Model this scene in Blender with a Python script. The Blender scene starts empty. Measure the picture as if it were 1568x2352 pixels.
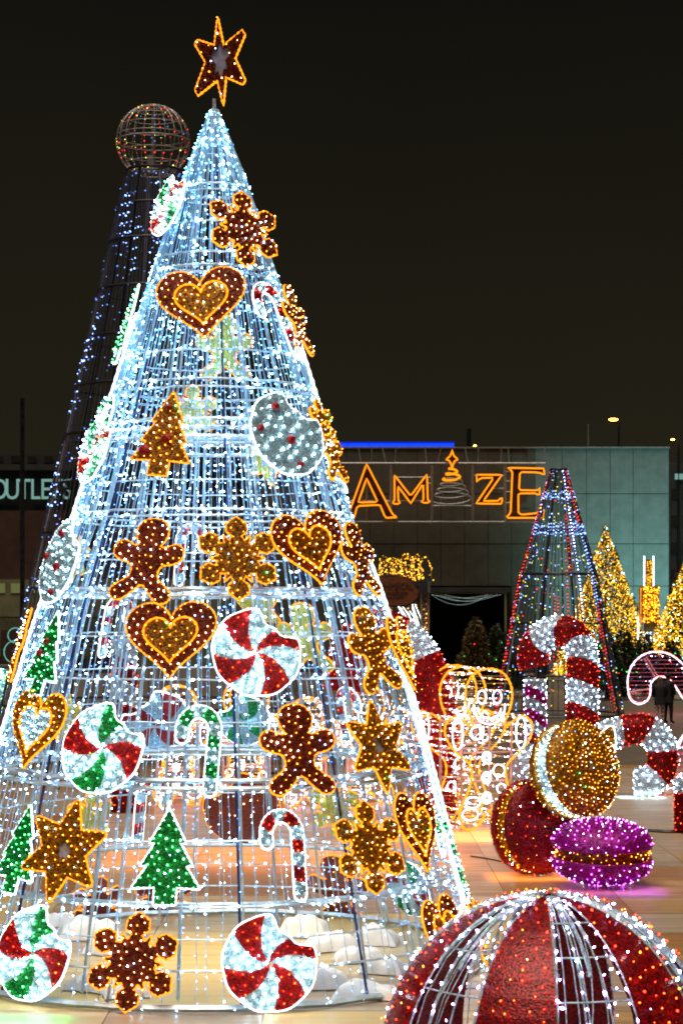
import bpy, math, random
import numpy as np
from math import sin, cos, pi, radians as R, sqrt
from mathutils import Matrix, Vector
from mathutils.geometry import tessellate_polygon

random.seed(7)
rng = np.random.default_rng(7)
C = bpy.context.scene.collection
S = bpy.context.scene

# ------------------------------------------------------------------ camera, sky, exposure
FOC, HOR, CX, CAMH = 4409.0, 1400.0, 784.0, 3.9      # picture of 1568 x 2352
cam = bpy.data.cameras.new('camera')
camo = bpy.data.objects.new('camera', cam); C.objects.link(camo)
camo.location = (0, 0, CAMH); camo.rotation_euler = (pi/2, 0, 0)
cam.sensor_fit = 'VERTICAL'; cam.sensor_height = 24.0
cam.lens = 24.0*FOC/2352.0
cam.shift_y = (HOR-1176.0)/2352.0
cam.clip_end = 1200.0
cam.dof.use_dof = True; cam.dof.focus_distance = 19.5; cam.dof.aperture_fstop = 4.5
S.camera = camo

w = bpy.data.worlds.new('World'); S.world = w; w.use_nodes = True
nt = w.node_tree; nt.nodes.clear()
wo = nt.nodes.new('ShaderNodeOutputWorld'); bg = nt.nodes.new('ShaderNodeBackground')
tc = nt.nodes.new('ShaderNodeTexCoord'); sep = nt.nodes.new('ShaderNodeSeparateXYZ')
cr = nt.nodes.new('ShaderNodeValToRGB'); nz = nt.nodes.new('ShaderNodeTexNoise')
mx = nt.nodes.new('ShaderNodeMix'); mx.data_type = 'RGBA'; mx.blend_type = 'MULTIPLY'; mx.inputs[0].default_value = .55
nz.inputs['Scale'].default_value = 2.2; nz.inputs['Detail'].default_value = 3
e = cr.color_ramp.elements
e[0].position = 0.0; e[0].color = (.046, .037, .020, 1)
e[1].position = 0.32; e[1].color = (.0135, .0118, .0085, 1)
m_ = e.new(.10); m_.color = (.036, .031, .0175, 1)
nt.links.new(tc.outputs['Generated'], sep.inputs[0]); nt.links.new(sep.outputs['Z'], cr.inputs[0])
nt.links.new(tc.outputs['Generated'], nz.inputs['Vector'])
nt.links.new(cr.outputs[0], mx.inputs[6]); nt.links.new(nz.outputs['Fac'], mx.inputs[7])
nt.links.new(mx.outputs[2], bg.inputs[0]); bg.inputs[1].default_value = .31
nt.links.new(bg.outputs[0], wo.inputs[0])

sun = bpy.data.lights.new('city_glow', 'SUN'); sun.energy = 1.5; sun.angle = R(40); sun.color = (1, .86, .68)
suno = bpy.data.objects.new('city_glow', sun); C.objects.link(suno); suno.rotation_euler = (R(14), 0, R(-20))

S.view_settings.view_transform = 'Standard'; S.view_settings.look = 'None'
S.view_settings.exposure = 1.0; S.view_settings.gamma = 1; S.view_settings.use_curve_mapping = False
S.render.engine = 'CYCLES'
S.cycles.use_denoising = True
try: S.cycles.denoiser = 'OPENIMAGEDENOISE'
except Exception: pass
S.cycles.max_bounces = 4; S.cycles.diffuse_bounces = 2; S.cycles.glossy_bounces = 2
S.cycles.transmission_bounces = 2; S.cycles.transparent_max_bounces = 4
S.cycles.caustics_reflective = False; S.cycles.caustics_refractive = False
S.cycles.sample_clamp_indirect = 4; S.cycles.sample_clamp_direct = 0
S.cycles.use_light_tree = True
S.cycles.pixel_filter_type = 'BLACKMAN_HARRIS'; S.cycles.filter_width = 1.8

def at(u, v, Y):
    return Vector(((u-CX)/FOC*Y, Y, CAMH-(v-HOR)/FOC*Y))
def gy(v):                                              # distance of a ground point seen at height v
    return FOC*CAMH/(v-HOR)

# ------------------------------------------------------------------ materials
MATS = {}
def _base(name):
    m = bpy.data.materials.new(name); m.use_nodes = True
    n = m.node_tree; n.nodes.clear()
    o = n.nodes.new('ShaderNodeOutputMaterial'); MATS[name] = m
    return m, n, o
def mnoise(name, c1, c2, scale=20, rough=.6, metal=0., lo=.35, hi=.65, bump=0., detail=3, coord='Object', stretch=None, spec=.5):
    m, n, o = _base(name)
    b = n.nodes.new('ShaderNodeBsdfPrincipled'); t = n.nodes.new('ShaderNodeTexCoord')
    z = n.nodes.new('ShaderNodeTexNoise'); r = n.nodes.new('ShaderNodeValToRGB')
    z.inputs['Scale'].default_value = scale; z.inputs['Detail'].default_value = detail
    r.color_ramp.elements[0].position = lo; r.color_ramp.elements[0].color = (*c1, 1)
    r.color_ramp.elements[1].position = hi; r.color_ramp.elements[1].color = (*c2, 1)
    if coord == 'World':
        t = n.nodes.new('ShaderNodeNewGeometry'); coord = 'Position'
    if stretch:
        mp = n.nodes.new('ShaderNodeMapping'); mp.inputs['Scale'].default_value = stretch
        n.links.new(t.outputs[coord], mp.inputs[0]); n.links.new(mp.outputs[0], z.inputs['Vector'])
    else: n.links.new(t.outputs[coord], z.inputs['Vector'])
    n.links.new(z.outputs['Fac'], r.inputs[0]); n.links.new(r.outputs[0], b.inputs['Base Color'])
    b.inputs['Roughness'].default_value = rough; b.inputs['Metallic'].default_value = metal
    b.inputs['Specular IOR Level'].default_value = spec
    if bump:
        bp = n.nodes.new('ShaderNodeBump'); bp.inputs['Strength'].default_value = bump; bp.inputs['Distance'].default_value = .02
        n.links.new(z.outputs['Fac'], bp.inputs['Height']); n.links.new(bp.outputs[0], b.inputs['Normal'])
    n.links.new(b.outputs[0], o.inputs[0]); return m
def memit(name, col, strength, sampled=True):
    m, n, o = _base(name)
    b = n.nodes.new('ShaderNodeEmission'); b.inputs[0].default_value = (*col, 1); b.inputs[1].default_value = strength
    n.links.new(b.outputs[0], o.inputs[0])
    if not sampled: m.cycles.emission_sampling = 'NONE'
    return m

# tinsel: shiny shredded foil; two tones mixed by noise
mnoise('tinsel_brown', (.04, .004, .001), (.32, .036, .004), 55, .32, .35, bump=.6)
mnoise('tinsel_gold', (.08, .034, .0015), (.62, .27, .012), 55, .30, .45, bump=.6)
mnoise('tinsel_red', (.13, .001, .003), (.58, .004, .010), 50, .35, .25, bump=.6)
mnoise('tinsel_darkred', (.05, .001, .002), (.46, .004, .010), 45, .35, .3, bump=.6)
mnoise('tinsel_ball', (.02, .0005, .0015), (.42, .003, .010), 60, .35, .3, bump=.3)
mnoise('tinsel_olive', (.34, .26, .02), (.66, .52, .07), 40, .5, bump=.3)  # pale backs of far-side gold figures, back light put into the colour
mnoise('tinsel_green', (.001, .06, .015), (.004, .42, .085), 55, .33, .3, bump=.6)
mnoise('tinsel_white', (.20, .34, .40), (.52, .70, .78), 50, .35, .15, bump=.5)
mnoise('tinsel_pale', (.42, .50, .60), (.78, .84, .96), 40, .35, .1, bump=.5)
mnoise('tinsel_purple', (.16, .001, .10), (.50, .004, .34), 50, .33, .3, bump=.6)
mnoise('tinsel_pink', (.35, .02, .12), (.75, .05, .30), 40, .35, .2, bump=.5)
mnoise('tinsel_lilac', (.30, .30, .40), (.45, .45, .58), 20, .6)
mnoise('frame_white', (.44, .55, .62), (.60, .74, .84), 9, .35, .3)
mnoise('frame_shaded', (.015, .03, .10), (.04, .07, .20), 9, .35, .4)
mnoise('cord_grey', (.035, .042, .055), (.08, .09, .115), 30, .4)
mnoise('frame_dark', (.008, .008, .010), (.03, .03, .035), 9, .4, .5)
mnoise('frame_grey', (.22, .22, .22), (.40, .40, .40), 9, .5, .4)
mnoise('frame_rose', (.50, .34, .26), (.62, .44, .34), 9, .5)
mnoise('cord_white', (.34, .62, .82), (.60, .84, 1.0), 30, .45)  # clear cord on the strings: LED glow put into this pale cyan
mnoise('cord_gold', (.50, .36, .18), (.70, .52, .28), 30, .45)
mnoise('cord_dark', (.006, .007, .009), (.02, .022, .028), 30, .45)
mnoise('concrete', (.085, .068, .050), (.125, .103, .078), 1.2, .6, bump=.1, detail=8)
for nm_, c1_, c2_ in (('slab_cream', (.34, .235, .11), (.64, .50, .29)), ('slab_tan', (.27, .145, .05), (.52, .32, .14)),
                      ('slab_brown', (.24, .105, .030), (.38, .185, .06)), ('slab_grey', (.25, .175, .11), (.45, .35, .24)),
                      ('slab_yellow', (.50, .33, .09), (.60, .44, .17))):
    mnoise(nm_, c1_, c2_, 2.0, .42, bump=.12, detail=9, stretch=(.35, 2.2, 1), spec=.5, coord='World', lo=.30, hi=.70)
mnoise('panel_metal', (.075, .072, .056), (.10, .096, .075), 1.5, .55, .1, detail=6)
mnoise('panel_wash', (.14, .165, .16), (.19, .215, .21), 1.5, .55, .1, detail=6)  # right-end panels: teal wash of light put into a paler colour
mnoise('wall_dark', (.020, .020, .022), (.045, .043, .042), .8, .8, detail=6)
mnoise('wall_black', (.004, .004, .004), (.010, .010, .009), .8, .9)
mnoise('brick_red', (.045, .020, .015), (.075, .034, .024), .9, .9, detail=8)
mnoise('wall_buff', (.14, .14, .07), (.22, .21, .11), .9, .9, detail=8)
mnoise('bark_dark', (.015, .007, .003), (.05, .022, .010), 8, .9, bump=.5)
mnoise('wood_sign', (.16, .045, .012), (.26, .080, .022), 3, .6, stretch=(1, 6, 6), bump=.1)
mnoise('wood_cut', (.045, .013, .006), (.09, .028, .010), 6, .8)
mnoise('leaf_green', (.006, .014, .004), (.035, .055, .012), 6, .6)
mnoise('leaf_olive', (.05, .035, .008), (.14, .085, .020), 6, .6)
mnoise('leaf_gold', (.020, .016, .002), (.085, .055, .006), 6, .6)
mnoise('sandbag', (.78, .76, .73), (.90, .88, .86), 5, .8, bump=.4, detail=6)
mnoise('letter_face', (.035, .009, .004), (.09, .022, .008), 2, .35)
mnoise('cloth_black', (.006, .006, .009), (.018, .018, .024), 30, .85)
mnoise('skin', (.35, .20, .14), (.42, .25, .18), 9, .6)
mnoise('hair', (.06, .035, .015), (.20, .13, .07), 60, .6, stretch=(1, 1, .1))
mnoise('boot', (.45, .40, .32), (.60, .55, .46), 20, .7)
mnoise('box_grey', (.10, .13, .15), (.16, .20, .22), 4, .5)
# plaid trousers: woven checks
m, n, o = _base('plaid')
b = n.nodes.new('ShaderNodeBsdfPrincipled'); t = n.nodes.new('ShaderNodeTexCoord'); ck = n.nodes.new('ShaderNodeTexChecker')
ck.inputs['Scale'].default_value = 15; ck.inputs[1].default_value = (.85, .75, .75, 1); ck.inputs[2].default_value = (.50, .02, .05, 1)
n.links.new(t.outputs['Object'], ck.inputs[0]); n.links.new(ck.outputs[0], b.inputs['Base Color']); n.links.new(b.outputs[0], o.inputs[0])
b.inputs['Roughness'].default_value = .9

WHITE, ORANGE = (.72, .88, 1.0), (1.0, .25, .008)
memit('glow_string', (.36, .68, 1.0), 34)
memit('glow_string_soft', (.10, .32, 1.0), 4.5)
memit('glow_string_cyan', (.16, .60, 1.0), 6)
memit('glow_white', (.62, .88, 1.0), 34)
memit('glow_warmwhite', (1.0, .50, .20), 11)
memit('glow_amber', (1.0, .34, .02), 5)
memit('glow_blue', (.35, .55, 1.0), 8)
memit('glow_green', (.07, 1.0, .20), 11)
memit('glow_mint', (.40, 1.0, .6), 12)
memit('glow_red', (1.0, .022, .008), 9)
memit('glow_redorange', (1.0, .070, .008), 8)
memit('glow_purple', (.66, .06, 1.0), 20)
memit('glow_lilac', (.80, .5, 1.0), 18)
memit('rope_orange', ORANGE, 1.35)
memit('rope_orange_hot', (1.0, .27, .010), 1.2)
memit('rope_white', (.78, .90, 1.0), 1.9)
memit('rope_pink', (1.0, .66, .88), 1.6)
memit('neon', (1.0, .27, .006), .85)
memit('far_blue', (.22, .38, 1.0), 4, False)
memit('far_blue_dim', (.12, .22, .75), 1.1, False)
memit('far_red', (1.0, .02, .015), 2.4, False)
memit('far_yellow', (.85, .80, .10), 2, False)
memit('far_gold', (1.0, .50, .02), 1.7)
memit('far_gold_dim', (1.0, .44, .012), .6)
memit('far_cyan', (.35, 1.0, .9), 5, False)
memit('far_green', (.05, .9, .12), 3, False)
memit('far_violet', (.38, .36, 1.0), 12, False)
memit('sign_letter', (.24, .46, .40), .38)
memit('rope_teal', (.22, .75, .60), .28)
memit('blue_strip', (.002, .020, .75), .45)
memit('blue_strip_light', (.006, .055, 1.0), .75)
memit('lamp_yellow', (1.0, .70, .08), 12)
memit('lamp_orange', (1.0, .35, .03), 9)
memit('window_dim', (.18, .19, .07), .35)

# ------------------------------------------------------------------ mesh builder (triangles only)
OCT_V = np.array([(1, 0, 0), (-1, 0, 0), (0, 1, 0), (0, -1, 0), (0, 0, 1), (0, 0, -1)], float)
OCT_F = np.array([(0, 2, 4), (2, 1, 4), (1, 3, 4), (3, 0, 4), (2, 0, 5), (1, 2, 5), (3, 1, 5), (0, 3, 5)])
class MB:
    def __init__(s): s.v = []; s.f = []; s.m = []; s.n = 0
    def add(s, v, f, m=0):
        v = np.asarray(v, float).reshape(-1, 3); f = np.asarray(f, int).reshape(-1, 3)
        s.v.append(v); s.f.append(f+s.n); s.n += len(v)
        s.m.append(np.full(len(f), m) if np.isscalar(m) else np.asarray(m)); return s
    def grid(s, P, m=0, cu=False, cv=False):            # P[nu][nv] points
        P = np.asarray(P, float); nu, nv = P.shape[:2]; F = []
        for i in range(nu if cu else nu-1):
            for j in range(nv if cv else nv-1):
                a, b = i*nv+j, ((i+1) % nu)*nv+j; c, d = ((i+1) % nu)*nv+(j+1) % nv, i*nv+(j+1) % nv
                F += [(a, b, c), (a, c, d)]
        return s.add(P.reshape(-1, 3), F, m)
    def tube(s, pts, r, k=4, closed=False, m=0, caps=True):
        P = np.asarray(pts, float); n_ = len(P)
        if closed: T = np.roll(P, -1, 0)-np.roll(P, 1, 0)
        else: T = np.gradient(P, axis=0)
        T /= np.linalg.norm(T, axis=1)[:, None]+1e-9
        ref = np.array((0, 0, 1.)) if abs(T[0][2]) < .9 else np.array((1., 0, 0))
        N = np.zeros_like(P); v = ref
        for i in range(n_):
            v = v-T[i]*np.dot(v, T[i]); l = np.linalg.norm(v)
            if l < 1e-6: v = np.cross(T[i], (0.3, .5, .8)); l = np.linalg.norm(v)
            v = v/l; N[i] = v
        B = np.cross(T, N); rr = np.full(n_, r) if np.isscalar(r) else np.asarray(r)
        a = np.arange(k)*2*pi/k
        G = P[:, None]+rr[:, None, None]*(np.cos(a)[None, :, None]*N[:, None]+np.sin(a)[None, :, None]*B[:, None])
        s.grid(G, m, cu=closed, cv=True)
        if not closed and caps:
            for q in (0, n_-1):
                s.add(np.vstack([G[q], P[q]]), [(i, (i+1) % k, k) for i in range(k)], m)
        return s
    def box(s, c, d, m=0, rot=None):
        c = np.asarray(c, float); d = np.asarray(d, float)/2
        v = np.array([(x, y, z) for x in (-1, 1) for y in (-1, 1) for z in (-1, 1)], float)*d
        if rot is not None: v = v@np.asarray(rot).T
        F = [(0, 1, 3), (0, 3, 2), (4, 6, 7), (4, 7, 5), (0, 4, 5), (0, 5, 1), (2, 3, 7), (2, 7, 6), (0, 2, 6), (0, 6, 4), (1, 5, 7), (1, 7, 3)]
        return s.add(v+c, F, m)
    def lathe(s, prof, k=32, m=0):                      # prof [(r, z)]
        a = np.arange(k)*2*pi/k
        P = [[(r*cos(t), r*sin(t), z) for t in a] for r, z in prof]
        return s.grid(P, m, cv=True)
    def ell(s, c, r, k=16, h=10, m=0):
        P = [[(c[0]+r[0]*sin(p)*cos(t), c[1]+r[1]*sin(p)*sin(t), c[2]-r[2]*cos(p)) for t in np.arange(k)*2*pi/k] for p in np.linspace(.001, pi-.001, h)]
        return s.grid(P, m, cv=True)
    def poly(s, loops, z0, z1, m=0):                    # extruded outline(s); local xy, thickness in z
        loops = [np.asarray(l, float) for l in loops]
        V = np.vstack(loops); n_ = len(V)
        T = tessellate_polygon([[Vector((p[0], p[1], 0)) for p in l] for l in loops])
        T = np.array([tuple(t) for t in T])
        a = V[T]; ar = np.cross(a[:, 1]-a[:, 0], a[:, 2]-a[:, 0])
        T[ar < 0] = T[ar < 0][:, ::-1]
        top = np.c_[V, np.full(n_, z1)]; bot = np.c_[V, np.full(n_, z0)]
        s.add(top, T, m); s.add(bot, T[:, ::-1], m)
        o_ = 0
        for l in loops:
            k = len(l); i = np.arange(k); j = (i+1) % k
            s.add(np.vstack([np.c_[l, np.full(k, z0)], np.c_[l, np.full(k, z1)]]),
                  np.vstack([np.c_[i, j, j+k], np.c_[i, j+k, i+k]]), m)
        return s
    def bulbs(s, P, r, long=1.0, m=0, D=None):
        P = np.asarray(P, float); n_ = len(P)
        if n_ == 0: return s
        if D is None:
            D = rng.normal(size=(n_, 3))
        D = D/(np.linalg.norm(D, axis=1)[:, None]+1e-9)
        A = np.cross(D, np.array((.31, .2, .93))); A /= np.linalg.norm(A, axis=1)[:, None]+1e-9
        B = np.cross(D, A)
        rr = (np.full(n_, r) if np.isscalar(r) else np.asarray(r))*rng.uniform(.55, 1.25, n_)
        t = OCT_V
        V = P[:, None]+rr[:, None, None]*(t[None, :, 0, None]*A[:, None]+t[None, :, 1, None]*B[:, None]+t[None, :, 2, None]*long*D[:, None])
        F = (OCT_F[None]+6*np.arange(n_)[:, None, None]).reshape(-1, 3)
        mm = m if np.isscalar(m) else np.repeat(np.asarray(m), 8)
        return s.add(V.reshape(-1, 3), F, mm)
    def arrays(s): return np.vstack(s.v), np.vstack(s.f), np.concatenate(s.m)
    def sample(s, n_, front=None):
        V, F, M = s.arrays(); a = V[F]; c = np.cross(a[:, 1]-a[:, 0], a[:, 2]-a[:, 0]); l = np.linalg.norm(c, axis=1)
        w_ = l.copy()
        if front is not None: w_ = w_*((c@np.asarray(front, float))/(l+1e-12) > .3)
        if w_.sum() <= 0: return np.zeros((0, 3)), np.zeros((0, 3)), np.zeros(0, int)
        i = rng.choice(len(F), n_, p=w_/w_.sum()); u = rng.random((n_, 2)); k = u.sum(1) > 1; u[k] = 1-u[k]
        P = a[i, 0]+u[:, :1]*(a[i, 1]-a[i, 0])+u[:, 1:]*(a[i, 2]-a[i, 0])
        return P, c[i]/(l[i][:, None]+1e-12), M[i]
    def tinsel(s, n_, ln=.04, wd=.008, tilt=1.2, front=None):
        P, N, M = s.sample(n_, front)
        if len(P) == 0: return s
        q = len(P); d = N+tilt*rng.normal(size=(q, 3))*.6; d /= np.linalg.norm(d, axis=1)[:, None]
        d[(d*N).sum(1) < 0] *= -1
        sd = np.cross(d, rng.normal(size=(q, 3))); sd /= np.linalg.norm(sd, axis=1)[:, None]+1e-9
        L = ln*rng.uniform(.5, 1.2, q)[:, None]
        V = np.stack([P-sd*wd/2, P+sd*wd/2, P+d*L], 1).reshape(-1, 3)
        return s.add(V, np.arange(3*q).reshape(-1, 3), M)
    def build(s, name, mats, parent=None, loc=None, smooth=False, kind=None):
        V, F, M = s.arrays()
        me = bpy.data.meshes.new(name)
        me.vertices.add(len(V)); me.vertices.foreach_set('co', V.ravel())
        me.loops.add(F.size); me.loops.foreach_set('vertex_index', F.ravel())
        me.polygons.add(len(F)); me.polygons.foreach_set('loop_start', np.arange(0, F.size, 3)); me.polygons.foreach_set('loop_total', np.full(len(F), 3))
        me.polygons.foreach_set('material_index', M.astype(int))
        me.polygons.foreach_set('use_smooth', np.full(len(F), smooth))
        me.update(calc_edges=True); me.validate()
        for k in ([mats] if isinstance(mats, str) else mats): me.materials.append(MATS[k])
        o_ = bpy.data.objects.new(name, me); C.objects.link(o_)
        if parent is not None: o_.parent = parent
        if loc is not None: o_.location = loc
        if kind: o_['kind'] = kind
        return o_
def spread(P, N, dmin, cap=None):                       # thin out samples closer than dmin
    keep = []
    for i in range(len(P)):
        if not keep or np.min(((P[keep]-P[i])**2).sum(1)) > dmin*dmin: keep.append(i)
        if cap and len(keep) >= cap: break
    return P[keep], N[keep]
def tag(o, label, cat, group=None):
    o['label'] = label; o['category'] = cat
    if group: o['group'] = group
    return o
def empty(name, mat, label, cat, group=None):
    o = bpy.data.objects.new(name, None); C.objects.link(o)
    o.matrix_world = mat if isinstance(mat, Matrix) else Matrix.Translation(mat)
    o.empty_display_size = .1
    return tag(o, label, cat, group)
def catmull(pts, n_=5, closed=True):
    P = np.asarray(pts, float); q = len(P); out = []
    for i in range(q if closed else q-1):
        p = [P[(i+k) % q] if closed else P[min(max(i+k, 0), q-1)] for k in (-1, 0, 1, 2)]
        for t in np.arange(n_)/n_:
            out.append(.5*((2*p[1])+(-p[0]+p[2])*t+(2*p[0]-5*p[1]+4*p[2]-p[3])*t*t+(-p[0]+3*p[1]-3*p[2]+p[3])*t**3))
    if not closed: out.append(P[-1])
    return np.array(out)
def resample(P, step, closed=True):
    P = np.asarray(P, float); Q = np.vstack([P, P[:1]]) if closed else P
    d = np.r_[0, np.cumsum(np.linalg.norm(np.diff(Q, axis=0), axis=1))]
    n_ = max(4, int(round(d[-1]/step))); t = np.linspace(0, d[-1], n_+(0 if closed else 1), endpoint=not closed)
    return np.c_[tuple(np.interp(t, d, Q[:, k]) for k in range(Q.shape[1]))]
def rope(outline, z, r, mat, parent, step=.026, name='rope_light', closed=True):
    P = np.asarray(outline, float)
    if P.shape[1] == 2: P = np.c_[P, np.full(len(P), z)]
    kp = [P[0]]
    for q in P[1:]:
        if np.linalg.norm(q-kp[-1]) > step*.8: kp.append(q)
    if closed: kp.append(kp[0])
    out = []
    for a_, b2 in zip(kp[:-1], kp[1:]):
        m_ = max(1, int(round(np.linalg.norm(b2-a_)/step)))
        out += [a_+(b2-a_)*i/m_ for i in range(m_)]
    if not closed: out.append(kp[-1])
    P = np.array(out)
    rr = r*np.where(np.arange(len(P)) % 2, 1.0, .62)*rng.uniform(.9, 1.1, len(P))
    return MB().tube(P, rr, 5, closed=closed).build(name, mat, parent)

# ------------------------------------------------------------------ ground and paving
MB().box((0, 250, -.55), (700, 640, 1.0)).build('ground', 'concrete', kind='structure')
pave = MB().box((0, 28.2, -.03), (26, 40.4, .03)).build('paving', 'slab_brown', kind='structure')
slabs = {}
def slab(mat, diag=None):
    if (mat, diag) in slabs: return slabs[mat, diag]
    b_ = MB()
    if diag is None: b_.box((0, 0, 0), (1.488, 1.488, .04))
    o_ = b_.build('slab', mat, pave); slabs[mat, diag] = o_; return o_
ns_ = 0
for j in range(26):
    Y = 8.9+1.5*j
    for i in range(-8, 9):
        x = i*1.5+.4*0
        if abs(x) > (CX+60)/FOC*(Y+1)+1.3 or ns_ >= 299: continue
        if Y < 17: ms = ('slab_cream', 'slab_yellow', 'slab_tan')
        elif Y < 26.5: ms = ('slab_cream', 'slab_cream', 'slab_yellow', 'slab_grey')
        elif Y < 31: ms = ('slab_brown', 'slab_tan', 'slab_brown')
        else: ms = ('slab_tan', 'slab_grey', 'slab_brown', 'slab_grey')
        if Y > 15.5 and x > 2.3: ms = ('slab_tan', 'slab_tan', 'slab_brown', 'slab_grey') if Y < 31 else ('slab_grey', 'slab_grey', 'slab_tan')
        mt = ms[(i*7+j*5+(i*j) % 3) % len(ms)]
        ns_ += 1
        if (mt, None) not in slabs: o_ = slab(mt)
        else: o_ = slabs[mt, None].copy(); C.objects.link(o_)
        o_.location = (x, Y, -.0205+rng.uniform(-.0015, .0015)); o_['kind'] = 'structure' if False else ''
        del o_['kind']

# ------------------------------------------------------------------ the big tree
TD, TX = 21.5, (492-CX)/FOC*21.5
ZK = [0, .58, 2.44, 3.9, 4.97, 7.61, 8.63, 9.53]; RK = [3.02, 2.85, 2.37, 1.95, 1.55, .73, .41, .05]
def tr(z): return float(np.interp(z, ZK, RK))
def zfront(v, back=False):
    z = 3.9-(v-HOR)/205
    for _ in range(12):
        Y = TD+(tr(z) if back else -tr(z)); z = CAMH-(v-HOR)/FOC*Y
    return z
tree = empty('light_tree', Vector((TX, TD, 0)), 'tallest cone tree, white string lights on a metal frame hung with cookie and candy figures', 'light tree')
NS = 118
WB = ['cord_white', 'glow_string', 'glow_string_soft', 'glow_string_cyan']
for k in range(NS):
    a = 2*pi*(k+rng.uniform(-.25, .25))/NS; b_ = MB()
    ztop = 9.5 if k % 3 else 7.7
    zz = np.linspace(ztop, .10, 26); rr = np.array([tr(z) for z in zz])-.02+rng.normal(0, .006, 26)
    aa = a+rng.normal(0, .0025, 26)
    P = np.c_[rr*np.sin(aa), -rr*np.cos(aa), zz]
    b_.tube(P, .0052, 3, caps=False)
    L = np.linspace(9.45, .12, 94)+rng.uniform(-.03, .03, 94)
    # sparser where strings crowd, as only so many plugs fit near the tip
    keep = rng.random(94) < np.clip(.34+np.array([tr(z) for z in L])*.26, .34, .72)
    L = L[keep & (L < ztop)]; rl = np.array([tr(z) for z in L])-.02
    ab = np.interp(L, zz[::-1], aa[::-1])
    Q = np.c_[rl*np.sin(ab), -rl*np.cos(ab), L]
    D = np.c_[rng.normal(size=(len(Q), 2)), rng.uniform(-.5, .15, len(Q))]; D /= np.linalg.norm(D, axis=1)[:, None]
    low = L < 3.2
    mm = np.where(rng.random(len(L)) < np.where(low, .60, .38), 2, 1)
    mm = np.where((L > 6.2) & (rng.random(len(L)) < .45), 3, mm)
    b_.bulbs(Q+D*.02, np.where(low, .0058, .0084), 1.9, m=mm, D=D)
    b_.build('light_string', WB, tree)
def ring(z, r, thick, mat='frame_white', bulbs=0, parent=tree, name='hoop', n_=72):
    a = np.arange(n_)*2*pi/n_
    b_ = MB().tube(np.c_[r*np.sin(a), -r*np.cos(a), np.full(n_, z)+rng.normal(0, .003, n_)], thick, 4, closed=True)
    if bulbs:
        t = rng.random(bulbs)*2*pi; b_.bulbs(np.c_[(r+.015)*np.sin(t), -(r+.015)*np.cos(t), z+rng.normal(0, .01, bulbs)], .011, 1.6, m=1)
    return b_.build(name, [mat, 'glow_string'], parent)
for v, th, nb in ((330, .008, 6), (418, .014, 20), (432, .01, 0), (505, .01, 12), (575, .012, 16), (606, .018, 30), (622, .014, 10), (800, .010, 30), (868, .014, 40), (886, .012, 20),
                  (960, .022, 40), (978, .010, 60), (1000, .022, 40), (1100, .008, 0), (1168, .014, 50), (1182, .012, 20), (1270, .009, 30), (1352, .024, 60),
                  (1368, .018, 40), (1462, .009, 0), (1562, .010, 60), (1660, .008, 60), (1735, .010, 60), (1795, .026, 60), (1812, .024, 60), (1935, .009, 100),
                  (2085, .014, 120), (2160, .008, 80), (2232, .012, 90)):
    z = zfront(v); ring(z, tr(z)-.03, th, bulbs=nb)
ring(.05, 3.0, .035, 'frame_white', 80, name='base_hoop', n_=96)
for k in range(14):                                     # frame ribs; a few painted navy, their shade put into the colour
    a = 2*pi*(k+.35)/14
    zz = np.array([.04, .58, 1.5, 2.44, 3.9, 4.97, 6.3, 7.61, 8.63, 9.5]); rr = np.array([tr(z) for z in zz])-.05
    P = np.c_[rr*np.sin(a), -rr*np.cos(a), zz]
    shaded = k in (0, 1, 12)
    MB().tube(P, .015, 5).build('rib', 'frame_shaded' if shaded else 'frame_white', tree)
for adeg, z0, z1 in ((84, .35, 4.5), (76, .3, 3.6), (-80, .8, 7.2), (88, 5.2, 7.4)):   # lit tubes that run down the outer ribs
    zz = np.linspace(z0, z1, 12); rr_ = np.array([tr(z) for z in zz])+.01; a = R(adeg)
    rope(np.c_[rr_*np.sin(a), -rr_*np.cos(a), zz], 0, .020, 'rope_white', tree, step=.05, name='rib_rope_light', closed=False)
for k in range(14):                                     # inner posts and feet
    a = 2*pi*(k+.8)/14
    P = [(2.35*sin(a), -2.35*cos(a), 0), (1.75*sin(a), -1.75*cos(a), 3.2), (1.1*sin(a), -1.1*cos(a), 6.0)]
    MB().tube(resample(P, .8, False), .015, 4).build('inner_post', 'frame_white', tree)
for v in (975, 1362, 1800, 2090):                       # flat trusses inside the bands
    z = zfront(v); r = tr(z)-.32; a0 = rng.uniform(0, 1)
    ring(z, r, .022, bulbs=30, name='inner_hoop', n_=40)
    for k in range(24):
        a = a0+k*2*pi/24; b_ = MB()
        b_.tube([(r*sin(a), -r*cos(a), z), ((tr(z)-.05)*sin(a+.13), -(tr(z)-.05)*cos(a+.13), z+.02)], .010, 4)
        b_.build('truss_bar', 'frame_white', tree)
MB().tube([(0, 0, 9.3), (0, 0, 9.62)], .02, 6).build('mast', 'frame_white', tree)

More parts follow.
